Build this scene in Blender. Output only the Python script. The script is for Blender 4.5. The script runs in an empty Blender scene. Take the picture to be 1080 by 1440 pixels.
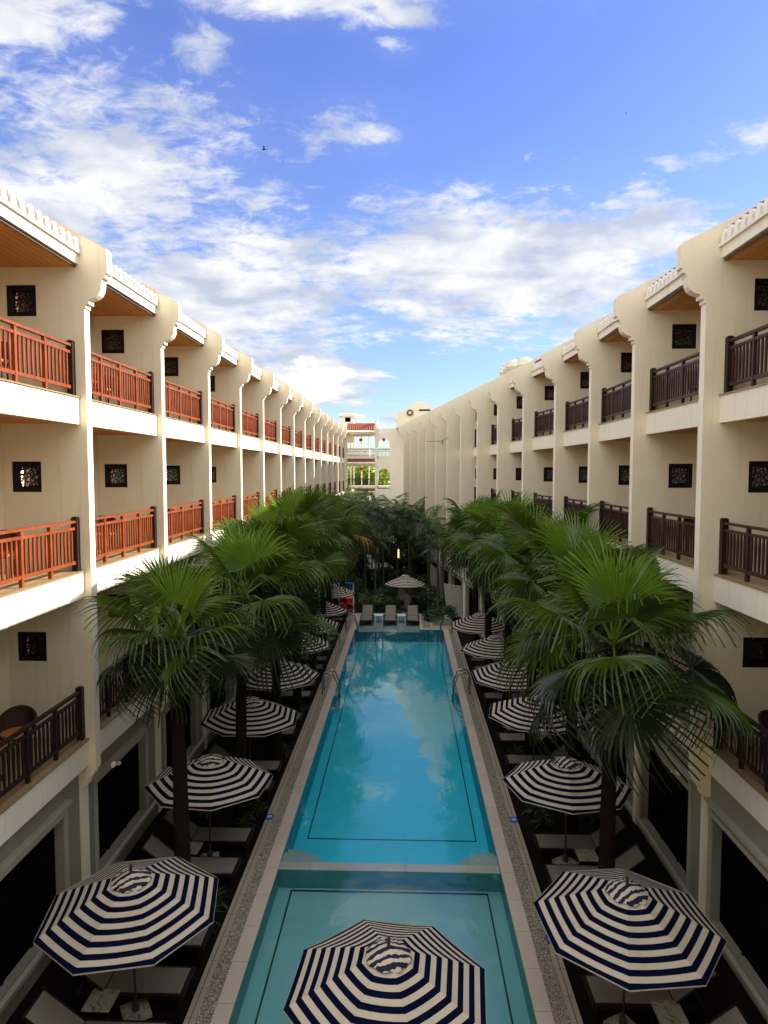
import bpy, bmesh, math, random
from mathutils import Vector, Matrix, noise
from mathutils.geometry import tessellate_polygon
R = math.radians
rnd = random.Random(7)
scene = bpy.context.scene
COL = scene.collection

# ------------------------------------------------------------------ camera
cam_d = bpy.data.cameras.new('camera')
cam_d.sensor_fit = 'VERTICAL'; cam_d.sensor_height = 36; cam_d.lens = 23.5
cam_d.clip_start = 0.1; cam_d.clip_end = 5000
cam = bpy.data.objects.new('camera', cam_d); COL.objects.link(cam)
cam.location = (0, 0, 8.3)
cam.rotation_euler = (R(90) - math.atan(56 / 940), 0, math.atan(30 / 940))
scene.camera = cam

# ------------------------------------------------------------------ light
SUN_EL, SUN_AZ = 28.4, 17.0      # azimuth measured from +X towards +Y
EXPO = 1.22
SKY = 0.081
scene.view_settings.view_transform = 'Standard'
scene.view_settings.look = 'None'
scene.view_settings.exposure = EXPO
scene.view_settings.gamma = 1
sd = bpy.data.lights.new('sun', 'SUN'); sd.energy = 5.0; sd.angle = R(0.5); sd.color = (1, 0.93, 0.82)
sun = bpy.data.objects.new('sun', sd); COL.objects.link(sun)
dv = Vector((math.cos(R(SUN_EL)) * math.cos(R(SUN_AZ)), math.cos(R(SUN_EL)) * math.sin(R(SUN_AZ)), math.sin(R(SUN_EL))))
sun.rotation_euler = dv.to_track_quat('Z', 'Y').to_euler()
sun.location = dv * 60

world = bpy.data.worlds.new('World'); scene.world = world; world.use_nodes = True
wt = world.node_tree; wt.nodes.clear()
def N(t, typ, **kw):
    n = t.nodes.new(typ)
    for k, v in kw.items(): setattr(n, k, v)
    return n
def mathn(t, op, a, b=None, c=None, clamp=False):
    n = N(t, 'ShaderNodeMath', operation=op); n.use_clamp = clamp
    for i, v in enumerate((a, b, c)):
        if v is None: continue
        if isinstance(v, (int, float)): n.inputs[i].default_value = v
        else: t.links.new(v, n.inputs[i])
    return n.outputs[0]
def mixc(t, f, a, b, mode='MIX'):
    n = N(t, 'ShaderNodeMix', data_type='RGBA', blend_type=mode)
    for i, v in ((0, f), (6, a), (7, b)):
        if isinstance(v, (int, float)): n.inputs[i].default_value = v
        elif isinstance(v, tuple): n.inputs[i].default_value = (*v, 1)
        else: t.links.new(v, n.inputs[i])
    return n.outputs[2]
def build_world():
    t = wt; L = t.links.new
    out = N(t, 'ShaderNodeOutputWorld'); bg = N(t, 'ShaderNodeBackground')
    bg.inputs[1].default_value = SKY; L(bg.outputs[0], out.inputs[0])
    sky = N(t, 'ShaderNodeTexSky', sky_type='NISHITA'); sky.sun_disc = False
    sky.sun_elevation = R(SUN_EL); sky.sun_rotation = R(90 - SUN_AZ)
    sky.air_density = 1.0; sky.dust_density = 0.6; sky.ozone_density = 2.5
    geo = N(t, 'ShaderNodeTexCoord')
    sep = N(t, 'ShaderNodeSeparateXYZ'); L(geo.outputs['Generated'], sep.inputs[0])
    x, y, z = sep.outputs
    zz = mathn(t, 'MAXIMUM', z, 0.0)
    # deepen the blue a little: thinner air near the zenith
    tint = mixc(t, mathn(t, 'MULTIPLY', zz, 2.0, clamp=True), (0.96, 1.02, 1.12), (0.82, 0.88, 1.42))
    base = mixc(t, 1.0, sky.outputs[0], tint, 'MULTIPLY')
    # cloud sheet coordinates
    den = mathn(t, 'ADD', zz, 0.16)
    comb = N(t, 'ShaderNodeCombineXYZ')
    L(mathn(t, 'DIVIDE', x, den), comb.inputs[0]); L(mathn(t, 'DIVIDE', y, den), comb.inputs[1])
    def fbm(scale, detail, rough, off, dist=0.0, stretch=(1, 1, 1)):
        m = N(t, 'ShaderNodeMapping'); L(comb.outputs[0], m.inputs[0])
        m.inputs['Location'].default_value = off; m.inputs['Scale'].default_value = stretch
        n = N(t, 'ShaderNodeTexNoise'); n.inputs['Scale'].default_value = scale
        n.inputs['Detail'].default_value = detail; n.inputs['Roughness'].default_value = rough
        n.inputs['Distortion'].default_value = dist
        L(m.outputs[0], n.inputs[0]); return n.outputs[0]
    big = fbm(1.5, 3, 0.5, (3.1, 1.7, 0), 0.3)
    med = fbm(3.2, 8, 0.62, (7.3, 2.2, 0), 0.35)
    fine = fbm(11.0, 9, 0.66, (1.3, 9.2, 0), 0.4, (1, 1.3, 1))
    # where the cloud banks lie: (azimuth tangent, elevation tangent, widths, weight)
    ysafe = mathn(t, 'MAXIMUM', y, 0.08)
    u = mathn(t, 'DIVIDE', x, ysafe); v = mathn(t, 'DIVIDE', z, ysafe)
    w1 = fbm(3.0, 5, 0.6, (11, 3, 0)); w2 = fbm(3.0, 5, 0.6, (4, 13, 0))
    u = mathn(t, 'ADD', u, mathn(t, 'MULTIPLY', mathn(t, 'SUBTRACT', w1, 0.5), 0.16)); v = mathn(t, 'ADD', v, mathn(t, 'MULTIPLY', mathn(t, 'SUBTRACT', w2, 0.5), 0.10))
    banks = [(160, 240, 175, 120, .54), (40, 320, 230, 120, .50), (300, 420, 240, 100, .58), (440, 540, 62, 30, 1.15), (700, 390, 235, 80, .62),
             (900, 340, 110, 36, .50), (470, 15, 200, 32, .60), (30, 45, 130, 62, .50), (575, 50, 90, 24, .36), (470, 190, 80, 36, .40), (40, 125, 80, 22, .2), (660, 15, 130, 22, .38),
             (1050, 205, 60, 17, .40), (905, 284, 24, 13, .38), (945, 246, 34, 12, .30), (555, 92, 30, 16, .33), (300, 85, 42, 44, .34), (810, 25, 14, 18, .36), (765, 8, 30, 14, .36), (733, 236, 10, 9, .28),
             (600, 588, 170, 20, .34), (330, 300, 110, 55, .34), (860, 303, 14, 8, .44), (430, 305, 22, 8, .36), (560, 470, 150, 26, .26)]
    acc = None
    for px, py, sx, sy, w in banks:
        uu = (px - 570) / 940; vv = (664 - py) / 940; sx /= 940; sy /= 940
        a = mathn(t, 'DIVIDE', mathn(t, 'SUBTRACT', u, uu), sx); b = mathn(t, 'DIVIDE', mathn(t, 'SUBTRACT', v, vv), sy)
        r2 = mathn(t, 'ADD', mathn(t, 'MULTIPLY', a, a), mathn(t, 'MULTIPLY', b, b))
        g = mathn(t, 'MULTIPLY', mathn(t, 'POWER', 2.71828, mathn(t, 'MULTIPLY', r2, -0.6)), w)
        acc = g if acc is None else mathn(t, 'MAXIMUM', acc, g)
    # behind the viewer and overhead: unseen cloud added for whiter, stronger fill
    b_beh = mathn(t, 'MULTIPLY', mathn(t, 'SUBTRACT', 0.0, y), 3.0, clamp=True)
    back = mathn(t, 'MULTIPLY', mathn(t, 'MAXIMUM', mathn(t, 'MULTIPLY', mathn(t, 'SUBTRACT', 0.3, y), 5.0, clamp=True), mathn(t, 'MULTIPLY', mathn(t, 'SUBTRACT', v, 0.78), 5.0, clamp=True)), 0.62)
    acc = mathn(t, 'MAXIMUM', acc, back)
    s = mathn(t, 'ADD', mathn(t, 'MULTIPLY', big, 0.38), mathn(t, 'MULTIPLY', med, 0.62))
    s = mathn(t, 'ADD', s, mathn(t, 'MULTIPLY', mathn(t, 'SUBTRACT', fine, 0.5), 0.85))
    d = mathn(t, 'ADD', mathn(t, 'SUBTRACT', s, 0.76), acc)
    mr = N(t, 'ShaderNodeMapRange', interpolation_type='SMOOTHSTEP'); L(d, mr.inputs[0])
    mr.inputs[1].default_value = -0.10; mr.inputs[2].default_value = 0.26
    cov = mathn(t, 'MULTIPLY', mr.outputs[0], 0.96)
    # thin veil
    veil = mathn(t, 'MULTIPLY', mathn(t, 'MULTIPLY', acc, 0.5, clamp=True), med)
    cov = mathn(t, 'MAXIMUM', cov, veil)
    # cloud colour: bright lit parts and blue-grey thick parts
    sh = N(t, 'ShaderNodeMapRange'); L(fbm(4.4, 5, 0.55, (2.4, 5.5, 0), 0.2), sh.inputs[0])
    sh.inputs[1].default_value = 0.38; sh.inputs[2].default_value = 0.62
    k = 1 / SKY / 2 ** EXPO
    brt = N(t, 'ShaderNodeMapRange'); L(acc, brt.inputs[0]); brt.inputs[1].default_value = 0.62; brt.inputs[2].default_value = 0.8
    shv = mathn(t, 'MAXIMUM', sh.outputs[0], brt.outputs[0])
    ccol = mixc(t, shv, (0.60 * k, 0.66 * k, 0.80 * k), (1.04 * k, 1.04 * k, 1.03 * k))
    # out-of-view cloud, overhead and behind the viewer, brightened as fill light
    f_ = mathn(t, 'ADD', mathn(t, 'ADD', 1.0, mathn(t, 'MULTIPLY', back, 0.5)), mathn(t, 'MULTIPLY', b_beh, 1.15))
    sc_ = N(t, 'ShaderNodeVectorMath', operation='SCALE'); L(ccol, sc_.inputs[0]); L(f_, sc_.inputs['Scale'])
    L(mixc(t, cov, base, sc_.outputs[0]), bg.inputs[0])
build_world()

# ------------------------------------------------------------------ materials
def mat(name, color, rough=0.6, var=0.0, vscale=3.0, bump=0.0, bscale=40.0, spec=0.4, metal=0.0, color2=None, coords='Object', stain=0.0, rim=None):
    m = bpy.data.materials.new(name); m.use_nodes = True; t = m.node_tree; L = t.links.new
    b = t.nodes['Principled BSDF']
    b.inputs['Roughness'].default_value = rough; b.inputs['Specular IOR Level'].default_value = spec; b.inputs['Metallic'].default_value = metal
    tc = N(t, 'ShaderNodeTexCoord'); co = tc.outputs[coords]
    c2 = color2 or tuple(min(1, c * 0.6) for c in color)
    if var > 0 or color2:
        n = N(t, 'ShaderNodeTexNoise'); n.inputs['Scale'].default_value = vscale; n.inputs['Detail'].default_value = 6; n.inputs['Roughness'].default_value = 0.65
        L(co, n.inputs[0])
        mr = N(t, 'ShaderNodeMapRange'); L(n.outputs[0], mr.inputs[0]); mr.inputs[1].default_value = 0.32; mr.inputs[2].default_value = 0.7
        mr.inputs[4].default_value = 1.0 if color2 else var
        c = mixc(t, mr.outputs[0], color, c2)
        if stain > 0:   # vertical weather streaks
            mp = N(t, 'ShaderNodeMapping'); mp.inputs['Scale'].default_value = (5, 5, 0.35); L(co, mp.inputs[0])
            n2 = N(t, 'ShaderNodeTexNoise'); n2.inputs['Scale'].default_value = 1.6; n2.inputs['Detail'].default_value = 5; L(mp.outputs[0], n2.inputs[0])
            m2 = N(t, 'ShaderNodeMapRange'); L(n2.outputs[0], m2.inputs[0]); m2.inputs[1].default_value = 0.55; m2.inputs[2].default_value = 0.75; m2.inputs[4].default_value = stain
            c = mixc(t, m2.outputs[0], c, tuple(v * 0.62 for v in color))
        L(c, b.inputs['Base Color'])
    else: b.inputs['Base Color'].default_value = (*color, 1)
    if bump > 0:
        n = N(t, 'ShaderNodeTexNoise'); n.inputs['Scale'].default_value = bscale; n.inputs['Detail'].default_value = 4; L(co, n.inputs[0])
        bp = N(t, 'ShaderNodeBump'); bp.inputs['Strength'].default_value = bump; bp.inputs['Distance'].default_value = 0.01; L(n.outputs[0], bp.inputs['Height']); L(bp.outputs[0], b.inputs['Normal'])
    return m
def wood(name, ca, cb, plank=None, axis=0, rough=0.45, grain=(1, 14, 14)):
    m = bpy.data.materials.new(name); m.use_nodes = True; t = m.node_tree; L = t.links.new
    b = t.nodes['Principled BSDF']; b.inputs['Roughness'].default_value = rough; b.inputs['Specular IOR Level'].default_value = 0.3
    tc = N(t, 'ShaderNodeTexCoord'); mp = N(t, 'ShaderNodeMapping'); mp.inputs['Scale'].default_value = grain; L(tc.outputs['Object'], mp.inputs[0])
    n = N(t, 'ShaderNodeTexNoise'); n.inputs['Scale'].default_value = 3; n.inputs['Detail'].default_value = 6; L(mp.outputs[0], n.inputs[0])
    mr = N(t, 'ShaderNodeMapRange'); L(n.outputs[0], mr.inputs[0]); mr.inputs[1].default_value = 0.3; mr.inputs[2].default_value = 0.7
    c = mixc(t, mr.outputs[0], ca, cb)
    if plank:
        sp = N(t, 'ShaderNodeSeparateXYZ'); L(tc.outputs['Object'], sp.inputs[0])
        f = mathn(t, 'FRACT', mathn(t, 'DIVIDE', sp.outputs[axis], plank))
        g = mathn(t, 'LESS_THAN', f, 0.07)
        fl = mathn(t, 'FLOOR', mathn(t, 'DIVIDE', sp.outputs[axis], plank))
        wn = N(t, 'ShaderNodeTexWhiteNoise', noise_dimensions='1D'); L(fl, wn.inputs['W'])
        c = mixc(t, mathn(t, 'MULTIPLY', wn.outputs[0], 0.45), c, tuple(v * 0.5 for v in ca))
        c = mixc(t, g, c, tuple(v * 0.25 for v in ca))
    L(c, b.inputs['Base Color']); return m
M = {}
M['wall'] = mat('cream_render', (0.80, 0.70, 0.49), 0.85, 0.26, 0.7, 0.25, 60, 0.2, stain=0.38)
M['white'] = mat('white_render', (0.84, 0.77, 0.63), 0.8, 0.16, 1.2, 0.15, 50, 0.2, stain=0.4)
M['trim'] = mat('white_trim', (0.82, 0.76, 0.65), 0.7, 0.15, 4.0, 0.1, 60, 0.2)
M['lowwall'] = mat('shade_darkened_render', (0.27, 0.255, 0.185), 0.85, 0.3, 1.2, 0.2, 60, 0.2, stain=0.3)  # deep shade of the ground storey put into this colour
M['lowtrim'] = mat('shade_darkened_trim', (0.40, 0.38, 0.30), 0.8, 0.3, 3.0)  # trim darkened likewise, carrying the ground storey's shade
M['soffit'] = wood('orange_wood_boards', (0.80, 0.36, 0.08), (0.66, 0.25, 0.05), 0.14, 0, 0.5, (14, 1, 1))
M['drip'] = mat('dark_gutter', (0.10, 0.06, 0.04), 0.6)
M['tile'] = mat('terracotta_tile', (0.27, 0.065, 0.03), 0.7, 0.5, 6, 0.3, 30)
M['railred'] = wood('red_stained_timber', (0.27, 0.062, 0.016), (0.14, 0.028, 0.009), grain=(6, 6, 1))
M['railshade'] = wood('shaded_rail_timber', (0.060, 0.024, 0.018), (0.028, 0.011, 0.009), grain=(6, 6, 1))  # the red railing timber repeated darker, for the wing in shade
M['newel'] = wood('blackish_timber', (0.03, 0.012, 0.009), (0.014, 0.006, 0.005), grain=(6, 6, 1))
M['vent'] = wood('ebony_screen', (0.012, 0.005, 0.005), (0.006, 0.003, 0.003))
M['granite'] = mat('tan_granite', (0.40, 0.27, 0.13), 0.35, 0.0, 60, 0, 40, 0.5, color2=(0.14, 0.09, 0.05))
M['floor'] = mat('tan_floor_tile', (0.45, 0.30, 0.16), 0.3, 0.4, 3)
M['doorglass'] = mat('dark_glass', (0.012, 0.013, 0.013), 0.12, spec=0.5)
M['black'] = mat('black_opening', (0.0025, 0.0022, 0.002), 0.7, spec=0.02)
M['doorframe'] = mat('door_frame_brown', (0.09, 0.04, 0.025), 0.5)
M['coping'] = mat('pale_marble', (0.58, 0.47, 0.37), 0.35, 0.3, 3.0, 0.05, 30, 0.4, stain=0.0)
M['tan'] = mat('tan_stone', (0.42, 0.35, 0.26), 0.6, 0.4, 5.0, 0.1, 30)
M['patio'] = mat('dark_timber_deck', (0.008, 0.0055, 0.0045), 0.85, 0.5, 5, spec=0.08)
M['ground'] = mat('ground_soil', (0.07, 0.06, 0.045), 0.9, 0.5, 0.5)
M['navy'] = mat('navy_canvas', (0.003, 0.0055, 0.024), 0.95, 0.3, 12, 0.3, 300, 0.03)
M['cream'] = mat('cream_canvas', (0.54, 0.46, 0.35), 0.85, 0.22, 5, 0.3, 300, 0.15)
M['metal'] = mat('dark_metal', (0.03, 0.028, 0.028), 0.45, spec=0.4)
M['brown'] = wood('lounger_timber', (0.014, 0.008, 0.006), (0.008, 0.005, 0.004))
M['sling'] = mat('taupe_sling', (0.21, 0.18, 0.14), 0.85, 0.25, 6, 0.4, 250)
M['whitemetal'] = mat('white_metal', (0.75, 0.75, 0.75), 0.4)
M['steel'] = mat('brushed_steel', (0.30, 0.28, 0.26), 0.25, metal=1.0)
M['trunk'] = mat('palm_trunk', (0.016, 0.011, 0.008), 0.95, 0.6, 14, 0.9, 30, 0.05)
M['fibre'] = mat('palm_fibre', (0.07, 0.048, 0.028), 1, 0.5, 20, spec=0.02)
M['slim'] = mat('slim_trunk', (0.075, 0.07, 0.05), 0.9, 0.5, 9, 0.5, 30, 0.05)
M['red'] = mat('red_plastic', (0.50, 0.018, 0.02), 0.4, 0.2, 5)
M['blue'] = mat('blue_plastic', (0.02, 0.06, 0.42), 0.4, 0.2, 5)
M['tank'] = mat('cream_tank', (0.60, 0.62, 0.42), 0.5, 0.2, 3)
M['lantern'] = mat('red_lantern', (0.42, 0.05, 0.02), 0.6)
M['bird'] = mat('dark_feathers', (0.03, 0.03, 0.03), 0.8)
M['seat'] = mat('orange_cushion', (0.55, 0.17, 0.04), 0.7)
M['rattan'] = mat('dark_rattan', (0.045, 0.022, 0.014), 0.7, 0.4, 30)
M['garden'] = mat('garden_mulch', (0.012, 0.011, 0.007), 0.95, 0.5, 4, 0.6, 12)
M['path'] = mat('garden_path', (0.10, 0.085, 0.06), 0.9, 0.4, 2)
def leafmat(name, c, c2, trans=0.35, rough=0.30, spec=0.42):
    m = bpy.data.materials.new(name); m.use_nodes = True; t = m.node_tree; L = t.links.new
    b = t.nodes['Principled BSDF']; out = t.nodes['Material Output']
    b.inputs['Roughness'].default_value = rough; b.inputs['Specular IOR Level'].default_value = spec
    tc = N(t, 'ShaderNodeTexCoord'); n = N(t, 'ShaderNodeTexNoise'); n.inputs['Scale'].default_value = 2.2; n.inputs['Detail'].default_value = 3; L(tc.outputs['Object'], n.inputs[0])
    mr = N(t, 'ShaderNodeMapRange'); L(n.outputs[0], mr.inputs[0]); mr.inputs[1].default_value = 0.35; mr.inputs[2].default_value = 0.65
    c_ = mixc(t, mr.outputs[0], c, c2); L(c_, b.inputs['Base Color'])
    tr = N(t, 'ShaderNodeBsdfTranslucent'); L(mixc(t, 0.5, c_, (c[0] * 1.6, c[1] * 1.7, c[2] * 0.6)), tr.inputs[0])
    mx = N(t, 'ShaderNodeMixShader'); mx.inputs[0].default_value = trans; L(b.outputs[0], mx.inputs[1]); L(tr.outputs[0], mx.inputs[2]); L(mx.outputs[0], out.inputs[0])
    return m
M['leaf'] = leafmat('fan_leaf', (0.074, 0.128, 0.010), (0.024, 0.050, 0.005))
M['leafy'] = leafmat('young_fan_leaf', (0.16, 0.26, 0.025), (0.09, 0.18, 0.02), 0.45)
M['leafo'] = leafmat('old_shaded_fan_leaf', (0.016, 0.030, 0.005), (0.007, 0.014, 0.003), 0.12)  # older fronds, also darkened to paint shade inside the crown
M['leafd'] = leafmat('dry_fan_leaf', (0.40, 0.20, 0.035), (0.28, 0.12, 0.02), 0.3)
M['feather'] = leafmat('feather_leaf', (0.024, 0.058, 0.012), (0.010, 0.026, 0.006), 0.2)
M['feathery'] = leafmat('light_feather_leaf', (0.09, 0.17, 0.03), (0.05, 0.10, 0.02), 0.35)
M['shrub'] = leafmat('shrub_leaf', (0.045, 0.085, 0.02), (0.022, 0.045, 0.012), 0.25)
M['shrubl'] = leafmat('light_shrub_leaf', (0.15, 0.24, 0.05), (0.07, 0.13, 0.03), 0.35)
M['treel'] = leafmat('sunny_tree_leaf', (0.40, 0.46, 0.05), (0.20, 0.30, 0.04), 0.45)

def pebble_mat():
    m = bpy.data.materials.new('pebble_strip'); m.use_nodes = True; t = m.node_tree; L = t.links.new
    b = t.nodes['Principled BSDF']; b.inputs['Roughness'].default_value = 0.7
    tc = N(t, 'ShaderNodeTexCoord'); v = N(t, 'ShaderNodeTexVoronoi'); v.inputs['Scale'].default_value = 34; L(tc.outputs['Object'], v.inputs[0])
    v2 = N(t, 'ShaderNodeTexVoronoi', feature='DISTANCE_TO_EDGE'); v2.inputs['Scale'].default_value = 34; L(tc.outputs['Object'], v2.inputs[0])
    sp = N(t, 'ShaderNodeSeparateColor'); L(v.outputs['Color'], sp.inputs[0])
    c = mixc(t, sp.outputs[0], (0.62, 0.54, 0.40), (0.34, 0.27, 0.18))
    e = N(t, 'ShaderNodeMapRange'); L(v2.outputs[0], e.inputs[0]); e.inputs[1].default_value = 0.02; e.inputs[2].default_value = 0.16
    c = mixc(t, e.outputs[0], (0.05, 0.038, 0.025), c); L(c, b.inputs['Base Color'])
    bp = N(t, 'ShaderNodeBump'); bp.inputs['Strength'].default_value = 0.7; bp.inputs['Distance'].default_value = 0.02; L(e.outputs[0], bp.inputs['Height']); L(bp.outputs[0], b.inputs['Normal'])
    return m
M['pebble'] = pebble_mat()
def pool_tile(name, c, c2, grout, s=0.3):
    m = bpy.data.materials.new(name); m.use_nodes = True; t = m.node_tree; L = t.links.new
    b = t.nodes['Principled BSDF']; b.inputs['Roughness'].default_value = 0.5
    tc = N(t, 'ShaderNodeTexCoord'); n = N(t, 'ShaderNodeTexNoise'); n.inputs['Scale'].default_value = 0.9; n.inputs['Detail'].default_value = 4; L(tc.outputs['Object'], n.inputs[0])
    c_ = mixc(t, n.outputs[0], c, c2)
    br = N(t, 'ShaderNodeTexBrick'); br.offset = 0; br.inputs['Scale'].default_value = 1; br.inputs['Brick Width'].default_value = s * 2; br.inputs['Row Height'].default_value = s
    br.inputs['Mortar Size'].default_value = 0.006; br.inputs['Color1'].default_value = (1, 1, 1, 1); br.inputs['Color2'].default_value = (0.94, 0.94, 0.94, 1); br.inputs['Mortar'].default_value = (*grout, 1)
    L(tc.outputs['Object'], br.inputs[0])
    L(mixc(t, 1.0, c_, br.outputs[0], 'MULTIPLY'), b.inputs['Base Color']); return m
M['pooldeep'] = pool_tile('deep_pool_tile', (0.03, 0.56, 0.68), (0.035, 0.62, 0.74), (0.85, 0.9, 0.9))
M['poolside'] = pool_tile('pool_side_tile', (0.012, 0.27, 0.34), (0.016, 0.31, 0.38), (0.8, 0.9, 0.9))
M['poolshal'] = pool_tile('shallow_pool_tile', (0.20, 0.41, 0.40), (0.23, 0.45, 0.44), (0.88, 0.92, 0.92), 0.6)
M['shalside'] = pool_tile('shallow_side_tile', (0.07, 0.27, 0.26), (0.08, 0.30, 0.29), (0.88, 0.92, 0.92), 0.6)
M['shelf'] = pool_tile('pale_shelf_tile', (0.36, 0.43, 0.39), (0.42, 0.48, 0.44), (0.85, 0.9, 0.9), 0.6)
M['poolline'] = mat('dark_pool_line', (0.012, 0.035, 0.022), 0.5)
M['submarble'] = mat('submerged_marble', (0.36, 0.42, 0.38), 0.5, 0.2, 2)
def jointed(name, c, c2, grout, w_, h_):
    m = pool_tile(name, c, c2, grout, .3); br = [n for n in m.node_tree.nodes if n.type == 'TEX_BRICK'][0]
    br.inputs['Brick Width'].default_value = w_; br.inputs['Row Height'].default_value = h_; br.inputs['Mortar Size'].default_value = .005; br.inputs['Color2'].default_value = (.9, .89, .87, 1); return m
M['coping'] = jointed('pale_marble_slabs', (0.60, 0.49, 0.385), (0.48, 0.39, 0.31), (.45, .42, .38), 2.0, .9)
M['tan'] = jointed('tan_kerb_stone', (0.44, 0.365, 0.265), (0.33, 0.27, 0.19), (.3, .27, .22), 2.0, .6)
def water_mat():
    m = bpy.data.materials.new('pool_water'); m.use_nodes = True; t = m.node_tree; L = t.links.new
    out = t.nodes['Material Output']; t.nodes.remove(t.nodes['Principled BSDF'])
    tr = N(t, 'ShaderNodeBsdfTransparent'); tr.inputs[0].default_value = (0.86, 0.97, 0.985, 1)
    gl = N(t, 'ShaderNodeBsdfGlossy'); gl.inputs['Roughness'].default_value = 0.02
    fr = N(t, 'ShaderNodeFresnel'); fr.inputs[0].default_value = 1.36
    tc = N(t, 'ShaderNodeTexCoord'); n = N(t, 'ShaderNodeTexNoise'); n.inputs['Scale'].default_value = 1.6; n.inputs['Detail'].default_value = 3; n.inputs['Distortion'].default_value = 0.6; L(tc.outputs['Object'], n.inputs[0])
    bp = N(t, 'ShaderNodeBump'); bp.inputs['Strength'].default_value = 0.10; bp.inputs['Distance'].default_value = 0.03; L(n.outputs[0], bp.inputs['Height'])
    n3 = N(t, 'ShaderNodeTexNoise'); n3.inputs['Scale'].default_value = 9; n3.inputs['Detail'].default_value = 2; L(tc.outputs['Object'], n3.inputs[0])
    L(mathn(t, 'ADD', n.outputs[0], mathn(t, 'MULTIPLY', n3.outputs[0], 0.05)), bp.inputs['Height'])
    L(bp.outputs[0], gl.inputs['Normal']); L(bp.outputs[0], fr.inputs['Normal'])
    mx = N(t, 'ShaderNodeMixShader'); L(mathn(t, 'MULTIPLY', fr.outputs[0], 1.8, clamp=True), mx.inputs[0]); L(tr.outputs[0], mx.inputs[1]); L(gl.outputs[0], mx.inputs[2]); L(mx.outputs[0], out.inputs[0])
    return m
M['water'] = water_mat()
def marble_mat():
    m = bpy.data.materials.new('veined_marble'); m.use_nodes = True; t = m.node_tree; L = t.links.new
    b = t.nodes['Principled BSDF']; b.inputs['Roughness'].default_value = 0.25
    tc = N(t, 'ShaderNodeTexCoord'); n = N(t, 'ShaderNodeTexNoise'); n.inputs['Scale'].default_value = 2.6; n.inputs['Detail'].default_value = 3; n.inputs['Distortion'].default_value = 1.5; L(tc.outputs['Object'], n.inputs[0])
    a = mathn(t, 'ABSOLUTE', mathn(t, 'SUBTRACT', n.outputs[0], 0.5)); e = N(t, 'ShaderNodeMapRange'); L(a, e.inputs[0]); e.inputs[1].default_value = 0.0; e.inputs[2].default_value = 0.025
    L(mixc(t, e.outputs[0], (0.13, 0.11, 0.07), (0.42, 0.40, 0.31)), b.inputs['Base Color']); return m
M['marble'] = marble_mat()
def cap_mat():
    m = bpy.data.materials.new('striped_cap_canvas'); m.use_nodes = True; t = m.node_tree; L = t.links.new
    b = t.nodes['Principled BSDF']; b.inputs['Roughness'].default_value = 0.85
    tc = N(t, 'ShaderNodeTexCoord'); n = N(t, 'ShaderNodeTexNoise'); n.inputs['Scale'].default_value = 7; L(tc.outputs['Object'], n.inputs[0])
    sp = N(t, 'ShaderNodeSeparateXYZ'); L(tc.outputs['Object'], sp.inputs[0])
    w = mathn(t, 'ADD', mathn(t, 'MULTIPLY', sp.outputs[1], 9.0), mathn(t, 'MULTIPLY', n.outputs[0], 0.9))
    f = mathn(t, 'LESS_THAN', mathn(t, 'FRACT', w), 0.5)
    L(mixc(t, f, (0.54, 0.46, 0.35), (0.003, 0.0055, 0.024)), b.inputs['Base Color']); return m
M['cap'] = cap_mat()
def emis(name, c, s):
    m = bpy.data.materials.new(name); m.use_nodes = True; b = m.node_tree.nodes['Principled BSDF']
    b.inputs['Base Color'].default_value = (*c, 1); b.inputs['Emission Color'].default_value = (*c, 1); b.inputs['Emission Strength'].default_value = s; return m
M['lamp'] = emis('warm_lamp', (1.0, 0.62, 0.18), 3.0)

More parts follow.
